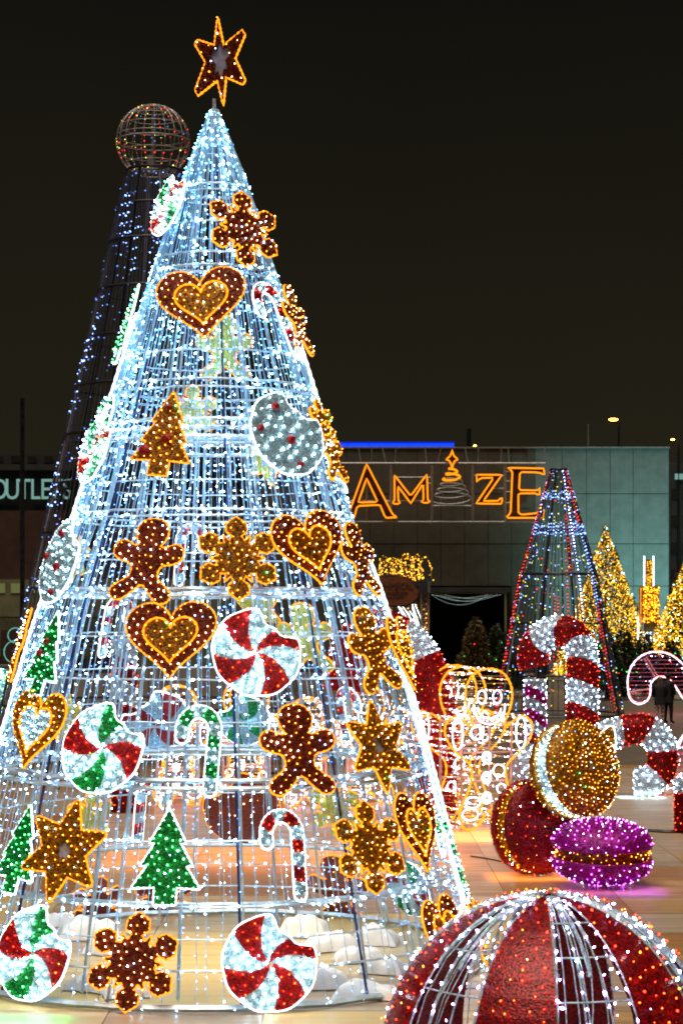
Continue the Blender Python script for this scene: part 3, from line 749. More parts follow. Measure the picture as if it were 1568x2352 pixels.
# ------------------------------------------------------------------ round tinsel canes
def tubecane(label, pts, rad, cols, swirl, nseg, name='candy_cane', cat='giant candy cane', bulb=150, closed_end=True, group='giant tinsel candy canes'):
    P = resample(catmull(pts, 8, False), rad*.30, False); n_ = len(P)
    T = np.gradient(P, axis=0); T /= np.linalg.norm(T, axis=1)[:, None]
    B = np.tile((0, 1., 0), (n_, 1)); B -= T*(B*T).sum(1)[:, None]; B /= np.linalg.norm(B, axis=1)[:, None]; N = np.cross(T, B)
    base = Vector(P[0]); root = empty(name, base, label, cat, group); P = P-P[0]
    K = 24; L = np.r_[0, np.cumsum(np.linalg.norm(np.diff(P, axis=0), axis=1))]; tot = L[-1]
    segs = [MB() for _ in range(nseg)]; step = tot/nseg
    s_lo = np.arange(nseg+1)*step
    for k in range(nseg):
        rows = []
        for q in np.linspace(0, 1, max(4, int(step/(rad*.3)))):
            row = []
            for j in range(K):
                a = 2*pi*j/K; sh = swirl*cos(a+.6)
                s0 = s_lo[k]+(sh if k > 0 else 0); s1 = s_lo[k+1]+(sh if k < nseg-1 else 0)
                s_ = min(max(s0+(s1-s0)*q, 0), tot)
                c_ = [np.interp(s_, L, P[:, m_]) for m_ in range(3)]; nn = np.array([np.interp(s_, L, N[:, m_]) for m_ in range(3)]); bb = np.array([np.interp(s_, L, B[:, m_]) for m_ in range(3)])
                row.append(np.array(c_)+rad*(cos(a)*nn+sin(a)*bb))
            rows.append(row)
        b_ = MB().grid(rows, cv=True); base_ = MB().grid(rows, cv=True)
        if k in (0, nseg-1):
            ed = np.array(rows[0] if k == 0 else rows[-1]); b_.add(np.vstack([ed, ed.mean(0)]), [(j, (j+1) % K, K) for j in range(K)]); base_.add(np.vstack([ed, ed.mean(0)]), [(j, (j+1) % K, K) for j in range(K)])
        V, F, _ = b_.arrays(); nb = bulb*step*rad*2*pi/2.0
        cl = cols[k % len(cols)]
        Pq, Nq, _ = base_.sample(3600)
        # outward direction from the path axis
        idx = np.argmin(((Pq[:, None]-P[None])**2).sum(2), axis=1); Nq = Pq-P[idx]; Nq /= np.linalg.norm(Nq, axis=1)[:, None]+1e-9
        d = Nq+.6*rng.normal(size=Nq.shape); d /= np.linalg.norm(d, axis=1)[:, None]; sd = np.cross(d, rng.normal(size=d.shape)); sd /= np.linalg.norm(sd, axis=1)[:, None]
        b_.add(np.stack([Pq-sd*.007, Pq+sd*.007, Pq+d*.05], 1).reshape(-1, 3), np.arange(3*len(Pq)).reshape(-1, 3))
        o_ = b_.build('stripe', 'tinsel_pale' if cl == 'white' else 'tinsel_'+cl, root, smooth=False)
        P2, N2 = spread(Pq[:600], Nq[:600], .115)
        bulbset(P2, N2, cl, .0115 if cl == 'white' else .0090, o_, out=.045)
    return root
Y = 44.0
def w3(L_, Y): return [tuple(at(u, v, Y)) for u, v in L_]
tubecane('giant upright red and white tinsel candy cane behind the gold macaron',
         [(at(1335, 0, Y).x, Y, 0)]+w3([(1335, 1740), (1336, 1660), (1337, 1580), (1336, 1510), (1318, 1462), (1278, 1448), (1240, 1468), (1224, 1500), (1228, 1530)], Y), .335, ['red', 'white'], .17, 9)
Y = 40.0
tubecane('giant candy cane lying on its side with its hook curling down at the right',
         [tuple(at(1185, 1768, 38.9)), tuple(at(1290, 1738, 39.4)), tuple(at(1370, 1700, 40))]+w3([(1420, 1682), (1478, 1674), (1516, 1708), (1519, 1760), (1494, 1793), (1458, 1797)], Y), .285, ['white', 'red'], .05, 9)
Y = 36.0
tubecane('giant candy cane arching behind the big tree with its hook to the left',
         [(at(1003, 0, Y).x, Y, 0)]+w3([(1003, 1760), (1004, 1660), (990, 1570), (955, 1500), (905, 1455), (850, 1450), (810, 1490), (795, 1545), (790, 1585)], Y), .365, ['red', 'red', 'red', 'red', 'red', 'white', 'red', 'red', 'red'], .05, 9)
Y = 43.0
tubecane('short pink and white tinsel stick beside the big upright cane',
         [(at(1229, 0, Y).x, Y, 0), tuple(at(1229, 1740, Y)), tuple(at(1229, 1650, Y)), tuple(at(1228, 1562, Y))], .21, ['white', 'pink'], .16, 9, name='candy_stick', cat='candy stick')
Y = 41.0
tubecane('red tinsel pillar cut by the right side of the photo', [tuple(at(1588, 1905, gy(1912))), tuple(at(1588, 1790, gy(1912)))], .28, ['red', 'red', 'red', 'white'], .0, 4, name='tinsel_pillar', cat='pillar')
tubecane('giant red candy cane seen through the left of the tree', [(at(285, 0, 37).x, 37, 0)]+w3([(285, 1700), (285, 1560), (283, 1470)], 37), .22, ['red', 'white'], .12, 8)

# ------------------------------------------------------------------ wire gingerbread people
def wire_figure(label, u, vb, vt, yaw, depth, Y):
    x = at(u, 0, Y).x; s = (vb-vt)/FOC*Y
    M = Matrix.Translation((x, Y, 0))@Matrix.Rotation(R(yaw), 4, 'Z')
    root = empty('wire_gingerbread_figure', M, label, 'light figure', 'wire gingerbread people behind the big tree')
    G = catmull(mir([(0, .5), (.10, .47), (.155, .38), (.15, .27), (.105, .155), (.135, .15), (.22, .205), (.285, .17), (.295, .10), (.26, .03), (.20, -.03), (.13, -.09), (.115, -.17), (.15, -.28), (.2, -.4), (.16, -.49), (.07, -.47), (0, -.38)]), 4)
    O = np.c_[G[:, 0]*s, np.zeros(len(G)), (G[:, 1]+.5)*s]
    for k, y in enumerate((0, depth)):
        Q = O+[0, y, 0]
        q = rope(Q, 0, .024, 'rope_orange_hot', root, step=.05, name='outline_rope')
    b_ = MB()
    for i in range(0, len(O), 3): b_.tube([O[i], O[i]+[0, depth, 0]], .009, 3)
    for y in (0, depth):
        xs, zs = O[:, 0], O[:, 2]
        for z in np.arange(.12, s-.05, .13):
            cr_ = []
            for i in range(len(O)):
                a, c_ = O[i-1], O[i]
                if (a[2]-z)*(c_[2]-z) < 0: cr_.append(a[0]+(c_[0]-a[0])*(z-a[2])/(c_[2]-a[2]))
            cr_.sort()
            for i in range(0, len(cr_)-1, 2): b_.tube([(cr_[i], y, z), (cr_[i+1], y, z)], .006, 3)
    b_.build('wire_mesh', 'cord_gold', root)
    P, N, _ = b_.sample(950); MB().bulbs(P, .0085, 2.2, m=rng.choice(3, len(P), p=(.48, .32, .20))).build('bulbs', ['glow_lilac', 'glow_amber', 'glow_warmwhite'], root, kind='stuff')
    def circ(cx_, cz_, rx, rz, nm_, y=-.03, a0=0, a1=2*pi):
        t = np.linspace(a0, a1, 22); full = a1-a0 > 6
        pts = np.c_[cx_+rx*np.cos(t), np.full(22, y), cz_+rz*np.sin(t)]
        rope(pts[:-1] if full else pts, 0, .017, 'rope_white', root, step=.045, name=nm_, closed=full)
    for q in (-1, 1): circ(q*.052*s, .825*s, .030*s, .042*s, 'eye')
    circ(0, .755*s, .078*s, .062*s, 'mouth', a0=pi-.15, a1=2*pi+.15); circ(0, .77*s, .105*s, .115*s, 'cheek_line', a0=pi-.1, a1=2*pi+.1)
    for z in (.45, .325, .20): circ(-.02*s, z*s, .030*s, .036*s, 'button'); circ(-.02*s, z*s, .014*s, .018*s, 'button')
    for q in (-1, 1):
        circ(q*.215*s, .60*s, .035*s, .10*s, 'sleeve_band'); circ(q*.13*s, .10*s, .055*s, .035*s, 'leg_band')
    for cx_, cz_, r_ in ((-.08, .60, .04), (.09, .58, .045), (-.10, .40, .035), (.10, .36, .04), (-.13, .25, .03), (.15, .24, .03), (.0, .66, .03), (-.20, .64, .03), (.24, .66, .028)):
        circ(cx_*s, cz_*s, r_*s, r_*s, 'scroll', y=rng.uniform(0, depth))
    f = MB(); W = .17*s                                   # box frame that carries the figure
    for xx in (-W, W):
        for yy in (.1, depth-.1): f.tube([(xx, yy, 0), (xx, yy, .66*s)], .026, 4)
    for z in (.06, .3, .48, .66):
        for yy in (.1, depth-.1): f.tube([(-W, yy, z*s), (W, yy, z*s)], .020, 4)
    f.build('support_frame', 'frame_rose', root)
    return root
wire_figure('wire gingerbread figure nearest the macarons, gold outlined with white eyes and smile', 1122, 1906, 1536, 20, 1.15, gy(1906))
wire_figure('wire gingerbread figure just right of the big tree, half behind its neighbour', 1042, 1880, 1528, 20, 1.15, gy(1880))
wire_figure('wire gingerbread figure seen through the middle of the big tree', 560, 1850, 1560, -5, .8, gy(1850))
wire_figure('wire gingerbread figure seen through the tree left of the green cane', 410, 1850, 1575, 8, .8, gy(1852))
wire_figure('wire gingerbread figure seen through the tree above the lowest red cane', 700, 1850, 1600, -4, .8, gy(1856))
wire_figure('wire gingerbread figure seen through the right of the big tree', 850, 1850, 1580, 5, .8, gy(1850))

# ------------------------------------------------------------------ dim tower tree with globe
def tower(label, u, Y, prof, nstr, mats, pick, rings, name='light_tower', cord='cord_grey', thick=.014, br=.022, group=None):
    x = at(u, 0, Y).x; root = empty(name, Vector((x, Y, 0)), label, 'light tree', group)
    zs = [p[0] for p in prof]; rs = [p[1] for p in prof]
    for k in range(nstr):
        a = 2*pi*(k+rng.uniform(-.2, .2))/nstr; zz = np.linspace(prof[-1][0], 0.05, 10); rr = np.interp(zz, zs, rs)
        b_ = MB().tube(np.c_[rr*np.sin(a), -rr*np.cos(a), zz], thick, 3, caps=False)
        P, M_ = pick(a, zs, rs)
        if len(P): b_.bulbs(np.array(P), br, 1.2, m=np.array(M_)+1)
        b_.build('light_string', [cord]+mats, root)
    for z in rings:
        r = float(np.interp(z, zs, rs)); t = np.arange(48)*2*pi/48
        MB().tube(np.c_[r*np.sin(t), -r*np.cos(t), np.full(48, z)], .03, 4, closed=True).build('hoop', 'frame_dark', root)
    for k in range(8):
        a = 2*pi*(k+.4)/8; zz = np.array([0, prof[-1][0]]); zz = np.linspace(0, prof[-1][0], 6); rr = np.interp(zz, zs, rs)-.06
        MB().tube(np.c_[rr*np.sin(a), -rr*np.cos(a), zz], .045, 5).build('rib', 'frame_dark' if k % 2 else 'frame_grey', root)
    return root
TY = 45.0; sT = FOC/TY; zt = CAMH+(HOR-395)/sT
def pick_blue(a, zs, rs):
    P, M_ = [], []; zt_ = zs[-1]
    j0 = rng.random()*.0
    for z in np.arange(.3, zt_, .24)+rng.uniform(-.05, .05):
        r = float(np.interp(z, zs, rs)); p_ = sin(a*5+z*.7+1.2*sin(z*.9))*sin(z*1.15-a*2+1)
        if p_ > .42 and rng.random() < .75: P.append((r*sin(a), -r*cos(a), z)); M_.append(0)
        elif rng.random() < .15: P.append((r*sin(a), -r*cos(a), z)); M_.append(1)
    return P, M_
tower('tall dim tower of blue lights on black strings behind the left of the big tree', 355, TY, [(0, (1744-395)*.238/sT+.66), (zt, 67/sT)], 84, ['far_blue', 'far_blue_dim'], pick_blue,
      [zt*f for f in (.02, .12, .22, .31, .40, .48, .56, .64, .72, .80, .88, .94, 1.0)])
gc = at(352, 326, TY); gr = 84/sT
glb = empty('lattice_globe', Vector((gc.x, TY, gc.z)), 'wire globe with tiny red, yellow and blue bulbs on top of the dim tower', 'light globe')
t = np.arange(40)*2*pi/40
for k in range(11):
    a = pi*k/11; el = np.linspace(-1.02, pi+1.02, 34)
    MB().tube(np.c_[gr*np.cos(el)*cos(a), gr*np.cos(el)*sin(a), gr*np.sin(el)], .011, 4).build('meridian_hoop', 'frame_grey', glb)
for e_ in (-58, -38, -18, 0, 8, 24, 42, 60, 75):
    r = gr*cos(R(e_)); MB().tube(np.c_[r*np.cos(t), r*np.sin(t), np.full(40, gr*sin(R(e_)))], .016 if e_ in (0, -58) else .010, 4, closed=True).build('level_hoop', 'frame_grey', glb)
MB().tube([(0, 0, -gr*.9), (0, 0, gr)], .028, 5).build('centre_post', 'frame_grey', glb)
MB().box((-.04, -.02, -gr*.62), (.16, .12, .42)).build('junction_box', 'frame_grey', glb)
P = []
for k in range(11):
    a = pi*k/11
    for el in np.arange(-1.0, pi+1.0, .15): P.append((gr*cos(el)*cos(a), gr*cos(el)*sin(a), gr*sin(el)))
P = np.array(P); P = P[rng.random(len(P)) < .6]
MB().bulbs(P, .015, 1.2, m=rng.choice(3, len(P), p=(.5, .28, .22))).build('bulbs', ['far_red', 'far_yellow', 'far_blue_dim'], glb, kind='stuff')

# colour tree right of the sign
CY = 70.0; sC = FOC/CY; zc = CAMH+(HOR-1078)/sC
def pick_col(a, zs, rs):
    P, M_ = [], []; ph = (a+pi) % (2*pi)-pi             # 0 = facing the camera
    zt_ = zs[-1]
    for z in np.arange(.3, zt_, .12)+rng.uniform(-.05, .05):
        r = float(np.interp(z, zs, rs)); q = (r*sin(a), -r*cos(a), z)
        if abs(ph-.42) < .075: P.append(q); M_.append(3); continue
        if (-.42 < ph < -.34 and 1 < z < 3.0) or (-.22 < ph < -.12 and 1.6 < z < 4.4) or (0 < ph < .10 and 3.2 < z < 6.0) or (.12 < ph < .22 and 5.2 < z < 7.4): P.append(q); M_.append(1); continue
        zig = 9.05+.50*((z-2)/6) - .0
        if abs(ph-zig+.12*(int(z*1.1) % 2)) < .05 and z < 7.2: P.append(q); M_.append(1); continue
        if abs(abs(ph)-1.45) < .09 and ph < 0: P.append(q); M_.append(1); continue
        if abs(ph-.9) < .06: P.append(q); M_.append(1 if z < 4 or z > 7 else 0); continue
        x_ = rng.random()
        if x_ < .085: P.append(q); M_.append(0)
        elif x_ < .125: P.append(q); M_.append(2)
        elif x_ < .14: P.append(q); M_.append(1)
        elif 6.6 < z < 7.0 or (7.9 < z < 8.2 and rng.random() < .7): P.append(q); M_.append(0)
    return P, M_
tower('cone tree of black strings with coloured bulbs in front of the grey building', 1282, CY, [(0, 150/sC), (5.0, 92/sC), (zc, 19/sC)], 60,
      ['far_blue', 'far_red', 'far_yellow', 'far_violet'], pick_col, [.1, 1.4, 3.4, 5.2, 6.8, zc], name='colour_light_tree', thick=.014, br=.022)

# ------------------------------------------------------------------ gold trees and shrubs
def conifer(label, u, Y, va, halfw, leaf, nleaf, nb, mats, pr, name='gold_tree', cat='lit tree', group=None, round_=.0, vb=None):
    x = at(u, 0, Y).x; H = at(0, va, Y).z; W = halfw/FOC*Y; root = empty(name, Vector((x, Y, 0)), label, cat, group)
    MB().tube([(0, 0, 0), (.02, 0, H*.5), (0, 0, H*.93)], [.14, .09, .02], 7).build('trunk', 'bark_dark', root)
    b_ = MB()
    q = nleaf; hz = 1-np.sqrt(rng.random(q)); z = .10*H+hz*.90*H
    lob = 1+.10*np.sin(z*5)+.08*rng.normal(size=q)
    prof = (1-(z-.10*H)/(.90*H))**(1-round_)
    t = rng.random(q)*2*pi; r = W*prof*lob*(1+.08*np.sin(3*t+z*2))*(1-.45*rng.random(q)**2)
    P = np.c_[r*np.cos(t), r*np.sin(t), z]; out = np.c_[np.cos(t), np.sin(t), rng.uniform(-.2, .9, q)]
    d = out+.5*rng.normal(size=(q, 3)); d /= np.linalg.norm(d, axis=1)[:, None]; sd = np.cross(d, rng.normal(size=(q, 3))); sd /= np.linalg.norm(sd, axis=1)[:, None]
    ls = .16 if H > 5 else .17
    b_.add(np.stack([P-sd*ls*.25, P+sd*ls*.25, P+d*ls], 1).reshape(-1, 3), np.arange(3*q).reshape(-1, 3))
    for zz in np.linspace(.15*H, .85*H, 8):                # limbs
        for k in range(5):
            a = rng.random()*6.28; rr_ = W*(1-zz/H)*.8; b_.tube([(0, 0, zz), (rr_*cos(a), rr_*sin(a), zz+.12)], [.03, .01], 3)
    b_.build('crown', leaf, root)
    if nb:
        hz = 1-np.sqrt(rng.random(nb)); z = .08*H+hz*.915*H; prof = (1-(z-.10*H)/(.90*H)).clip(0.02, 1)**(1-round_)
        t = rng.random(nb)*2*pi; r = W*prof*(1.02+.05*rng.normal(size=nb))
        P = np.c_[r*np.cos(t), r*np.sin(t), z]
        MB().bulbs(P, .034 if name == 'gold_tree' else .03, 1.1, m=rng.choice(len(mats), nb, p=pr)).build('bulbs', mats, root, kind='stuff')
    return root
conifer('tall fir covered in gold lights in front of the teal lit wall', 1390, 95, 1205, 112, 'leaf_gold', 9000, 6500, ['far_gold', 'far_gold_dim', 'far_cyan'], (.46, .50, .04))
conifer('fir covered in gold lights cut by the right side of the photo', 1597, 90, 1225, 125, 'leaf_gold', 9000, 6500, ['far_gold', 'far_gold_dim', 'far_cyan'], (.46, .50, .04))
GM = ['far_green', 'far_blue_dim', 'far_red']
for a in (('olive brown lit conifer in front of the dark doorway', 1092, 86, 1416, 46, 'leaf_olive', 5200, 10),
          ('green conifer right of the olive brown one', 1138, 88, 1432, 34, 'leaf_green', 3600, 14),
          ('small green conifer touching the colour light tree', 1165, 86, 1440, 36, 'leaf_green', 3200, 18),
          ('dark conifer right of the big upright candy cane', 1394, 84, 1448, 44, 'leaf_green', 4600, 40),
          ('dark conifer below the base of the gold tower', 1432, 86, 1440, 42, 'leaf_green', 4200, 30),
          ('dark conifer left of the second gold fir', 1478, 88, 1452, 44, 'leaf_green', 4200, 30),
          ('low dark conifer right of the gift boxes', 1540, 84, 1470, 40, 'leaf_green', 3600, 24)):
    conifer(a[0], a[1], a[2], a[3], a[4], a[5], a[6], a[7], GM, (.5, .35, .15), name='conifer', cat='conifer', group='potted conifers along the building', round_=.35)

# ------------------------------------------------------------------ main building
WY = 120.0; sW = FOC/WY
def bx(mb, u0, u1, v0, v1, Y, th, m=0, front=True):
    a, b2 = at(u0, v1, Y), at(u1, v0, Y)
    return mb.box(((a.x+b2.x)/2, Y+th/2, (a.z+b2.z)/2), (b2.x-a.x, th, b2.z-a.z), m)
bld = empty('main_building', Vector((at(1150, 0, WY).x, WY, 0)), 'long grey panelled building with a flat roof behind the plaza', 'building')
def part(mb, name, mats, root, **k):
    o_ = mb.build(name, mats, root, **k); o_.location = -root.location if root.parent is None else (0, 0, 0); return o_
vb0 = HOR+CAMH*sW
b_ = MB(); bx(b_, 560, 1535, 1030, 1345, WY+.25, 40); part(b_, 'wall', 'wall_dark', bld)
b_ = MB(); bx(b_, 560, 982, 1345.2, vb0, WY+.25, 40); bx(b_, 1168, 1535, 1345.2, vb0, WY+.25, 40); part(b_, 'lower_wall', 'wall_dark', bld)
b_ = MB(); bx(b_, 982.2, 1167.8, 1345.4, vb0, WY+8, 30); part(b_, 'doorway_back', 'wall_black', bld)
cols = [580, 634, 688, 742, 796, 850, 904, 958, 1012, 1066, 1120, 1174, 1228, 1290, 1346, 1400, 1453, 1535]
rows = [1030, 1134, 1249, 1346, 1450, vb0]
b0 = {}
for j in range(5):
    for i in range(len(cols)-1):
        u0, u1, v0, v1 = cols[i]+.5, cols[i+1]-.5, rows[j]+.7, rows[j+1]-.7
        if j >= 3 and u1 > 982 and u0 < 1168: continue
        b_ = MB(); bx(b_, u0, u1, v0, v1, WY+.02*((i*3+j) % 3), .2); part(b_, 'facade_panel', 'panel_wash' if i >= 12 else 'panel_metal', bld)
b_ = MB(); bx(b_, 556, 1537, 1026, 1029.6, WY-.1, .6); part(b_, 'parapet_cap', 'frame_grey', bld)
b_ = MB(); bx(b_, 975, 1172, 1349, 1360, WY-.9, .6); part(b_, 'lintel', 'wall_dark', bld)
b_ = MB(); bx(b_, 985, 1165, 1360.5, 1364, WY-.8, .2); bx(b_, 1158, 1163, 1364.5, 1470, WY-.8, .2); part(b_, 'door_frame', 'wall_buff', bld)
b_ = MB()
for k in range(5):
    p = [at(990+30*k%40+130*t, 1366+(6+3*k)*4*t*(1-t)*(1 if k%2 else 1.3), WY-1.0-.02*k) for t in np.linspace(0, 1, 10)]; b_.tube([tuple(q) for q in p], .012, 3)
o_ = b_.build('cable_bundle', 'cord_white'); tag(o_, 'bundle of pale cables sagging under the lintel of the dark doorway', 'cables')
# roof strip lit blue, on the building behind
rb = empty('roof_light_box', Vector((at(900, 0, 135).x, 135, 0)), 'long roof canopy glowing blue above the panelled building', 'lit canopy')
for k in range(7):
    u0 = 700+49*k; b_ = MB(); bx(b_, u0+.7, u0+48.3, 1018, 1033, 135, 2); part(b_, 'light_panel', 'blue_strip_light', rb)
b_ = MB(); bx(b_, 700, 1043, 1015, 1017.8, 134.9, 2.2); part(b_, 'canopy_edge', 'blue_strip', rb)
b_ = MB(); bx(b_, 690, 1046, 1033.2, 1200, 135, 10); part(b_, 'wall', 'wall_dark', rb)

# sign on the wall
SY = 118.5
def zc_(p): return ((870+p[0]/2.958)/1.0887, (1080+p[1]/2.958)/1.0887)
sg = empty('amaze_sign', Vector((at(1040, 0, SY).x, SY, 0)), 'orange neon sign reading AMAZE on a pale pipe frame on the grey wall', 'neon sign')
def sp3(L_, Y=SY): return [tuple(at(*zc_(p), Y)-sg.location) for p in L_]
LET = {'letter_a': [[(137, 238), (325, 605), (345, 625), (370, 632), (275, 636), (235, 540), (68, 548), (45, 636), (-25, 636), (5, 605)], [(137, 345), (75, 522), (218, 518)]],
       'letter_m': [[(342, 320), (462, 475), (582, 315), (588, 505), (607, 523), (540, 523), (557, 505), (555, 382), (463, 530), (368, 402), (372, 515), (388, 532), (325, 533), (342, 512)]],
       'letter_z': [[(950, 317), (1135, 318), (998, 512), (1110, 510), (1137, 478), (1138, 532), (945, 530), (1075, 338), (975, 342), (950, 372)]],
       'letter_e': [[(1180, 265), (1448, 270), (1450, 325), (1430, 305), (1400, 300), (1270, 297), (1262, 430), (1400, 433), (1415, 410), (1415, 475), (1395, 455), (1258, 455), (1258, 600), (1280, 612), (1400, 600), (1450, 560), (1440, 635), (1163, 635), (1200, 600), (1213, 290)]],
       'star': [[(768, 130), (776, 170), (790, 190), (818, 200), (790, 211), (776, 235), (768, 275), (759, 235), (745, 211), (716, 200), (745, 190), (759, 170)]]}
for nm_, loops in LET.items():
    L2 = [np.array([(q[0], q[2]) for q in sp3(l)]) for l in loops]
    b_ = MB().poly(L2, 0, .12); V, F, M_ = b_.arrays(); V = np.c_[V[:, 0], -V[:, 2]+.12, V[:, 1]]
    o_ = MB().add(V, F).build(nm_, 'letter_face', sg)
    for l in loops:
        MB().tube(resample(sp3(l, SY-.06), .22), .058, 5, closed=True).build('neon_tube', 'neon', o_)
b_ = MB(); c_ = MB()
th = np.linspace(0, 2*pi*6.2, 170)
sp_ = []
for t in th:
    f = t/th[-1]; rx = 22+125*f; yy = 262+245*f; sp_.append((768+rx*cos(t+1.5), yy+rx*.24*sin(t+1.5)))
c_.tube(sp3(sp_[:66], SY-.3), .07, 4); b_.tube(sp3(sp_[66:], SY-.3), .05, 4)
for p, q in (((745, 275), (680, 540)), ((787, 275), (857, 540))): b_.tube(sp3([p, q], SY-.2), .05, 4)
c_.build('lit_coil', 'neon', sg); b_.build('unlit_coil', 'frame_grey', sg)
for L_ in ([(-60, 232), (1458, 232)], [(-60, 666), (1458, 666)]): MB().tube(sp3(L_, SY+.15), .06, 4).build('frame_rail', 'frame_grey', sg)
for x_, y0 in ((137, 345), (318, 236), (620, 236), (920, 236), (1158, 236)): MB().tube(sp3([(x_, y0), (x_, 662)], SY+.18), .085 if x_ > 300 else .06, 4).build('frame_post', 'frame_grey', sg)
for L_ in ([(625, 545), (916, 545)], [(325, 335), (615, 335)], [(590, 380), (615, 380)], [(925, 323), (1150, 323)], [(1070, 418), (1150, 418)], [(1160, 293), (1200, 293)], [(1160, 363), (1200, 363)], [(1160, 443), (1200, 443)], [(1160, 523), (1200, 523)], [(0, 510), (620, 510)]):
    MB().tube(sp3(L_, SY+.2), .035, 3).build('brace', 'frame_grey', sg)
for x_, dx in ((75, 20), (175, -8), (250, 28), (352, -8), (567, 12), (685, -24), (860, 24), (962, -5), (1133, -8), (1180, 8), (1452, -18)):
    MB().tube(sp3([(x_, 112), (x_+dx, 230)], SY+.3), .05, 3).build('hanger', 'frame_grey', sg)

# ------------------------------------------------------------------ forest gate with wooden sign
FY = 75.0
fg = empty('forest_gate', Vector((at(920, 0, FY).x, FY, 0)), 'gate of pale truss posts crowned with arcs of gold lights, right of the tree', 'light gate')
b_ = MB(); s3 = lambda L_, Y: [tuple(at(u, v, Y)-fg.location) for u, v in L_]
vg = HOR+CAMH*FOC/FY
for (u0, u1) in ((967, 984), (880, 896)):
    b_ = MB()
    for q, yy in ((u0, FY), (u1, FY), (u0, FY+.3), (u1, FY+.3)): b_.tube(s3([(q, 1342), (q, vg)], yy), .03, 4)
    v = 1345.
    while v < vg-12: b_.tube(s3([(u0, v), (u1, v+12)], FY), .015, 3); b_.tube(s3([(u1, v), (u0, v+12)], FY), .015, 3); v += 12
    b_.build('truss_post', 'frame_rose', fg)
b_ = MB(); b_.box(tuple(at(974, 1348, FY)-fg.location), (.42, .5, .42)); b_.build('joint_box', 'wall_dark', fg)
b_ = MB(); b_.box(tuple(at(984, 1348, FY-.2)-fg.location), (.10, .3, .45)); b_.build('corner_plate', 'box_grey', fg)
b_ = MB(); P = []
for k in range(9):
    u0 = 868+11.5*k+rng.uniform(-3, 3); w_ = rng.uniform(18, 34); top = rng.uniform(1272, 1284)
    L_ = [(u0+w_*t, 1330-(1330-top)*(4*t*(1-t))**.5) for t in np.linspace(0, 1, 12)]
    p = s3(L_, FY+rng.uniform(-.6, .6)); b_.tube(p, .012, 3); P += [tuple(q) for q in resample(p, .11, False)]
for k in range(7):
    u0 = 872+15*k; p = s3([(u0, 1285), (u0+1, 1332)], FY+rng.uniform(-.6, .6)); b_.tube(p, .012, 3); P += [tuple(q) for q in resample(p, .10, False)]
for k in range(5):
    u0 = 900+19*k; p = s3([(u0, 1390), (u0, vg-5)], FY+.35); b_.tube(p, .012, 3); P += [tuple(q) for q in resample(p, .16, False)]
b_.build('light_arcs', 'cord_gold', fg); P = np.array(P)+rng.normal(0, .04, (len(P), 3))
MB().bulbs(P, .025, 1.3, m=rng.choice(2, len(P), p=(.6, .4))).build('bulbs', ['far_gold', 'glow_amber'], fg, kind='stuff')
b_ = MB(); P = []
for k in range(9):
    u0 = 925+5*k; L_ = [(u0-rng.uniform(8, 20), 1385+rng.uniform(0, 20)), (u0, 1420+rng.uniform(-10, 10)), (u0+8, 1470), (u0+14, 1510)]
    b_.tube(s3(L_, FY+.8), .016, 4)
br_ = b_.build('lit_branches', 'rope_white', fg)
# wooden slice
ws = empty('wooden_sign', at(910, 1357, FY-.9), 'oval slice of wood with bark rim reading WHIMSICAL FOREST', 'wooden sign')
sW_ = FOC/(FY-.9); ov = [(-47, 3), (-44, 24), (-30, 31), (-5, 33), (15, 31), (33, 22), (42, 8), (49, -2), (47, -16), (38, -25), (20, -33), (0, -33), (-25, -35), (-42, -30), (-48, -15)]
ov = catmull([(a, b2) for a, b2 in ov], 4)/sW_
b_ = MB().poly([ov], 0, .12); V, F, _ = b_.arrays(); V = np.c_[V[:, 0], -V[:, 2], V[:, 1]]; MB().add(V, F).build('board', 'wood_sign', ws)
P = np.c_[ov[:, 0], np.full(len(ov), -.06), ov[:, 1]]+rng.normal(0, .010, (len(ov), 3)); MB().tube(P, .055, 6, closed=True).build('bark_rim', 'bark_dark', ws)
MB().tube([(.02, -.135, .18), (-.03, -.137, .05), (.03, -.136, -.04), (-.01, -.137, -.14), (.02, -.136, -.26)], .014, 3).build('crack', 'bark_dark', ws)
MB().tube([(-.3, .05, .5), (-.3, .05, 1.1)], .02, 4).build('hanging_chain', 'frame_dark', ws)
def text(s, size, name, mat, parent, loc, ext=.01, rot=(pi/2, 0, 0), xs=1.0, align='CENTER'):
    cu = bpy.data.curves.new(name, 'FONT'); cu.body = s; cu.size = size; cu.extrude = ext; cu.align_x = align; cu.align_y = 'CENTER'; cu.resolution_u = 3
    to = bpy.data.objects.new(name, cu); C.objects.link(to); bpy.context.view_layer.update()
    me = bpy.data.meshes.new_from_object(to.evaluated_get(bpy.context.evaluated_depsgraph_get()))
    bpy.data.objects.remove(to); o_ = bpy.data.objects.new(name, me); C.objects.link(o_)
    me.materials.clear(); me.materials.append(MATS[mat]); o_.parent = parent; o_.location = loc; o_.rotation_euler = rot; o_.scale = (xs, 1, 1); return o_
text('WHIMSICAL', .36, 'lettering', 'wood_cut', ws, (-.06, -.13, .16), xs=.72); text('FOREST', .36, 'lettering', 'wood_cut', ws, (-.04, -.13, -.19), xs=.80)

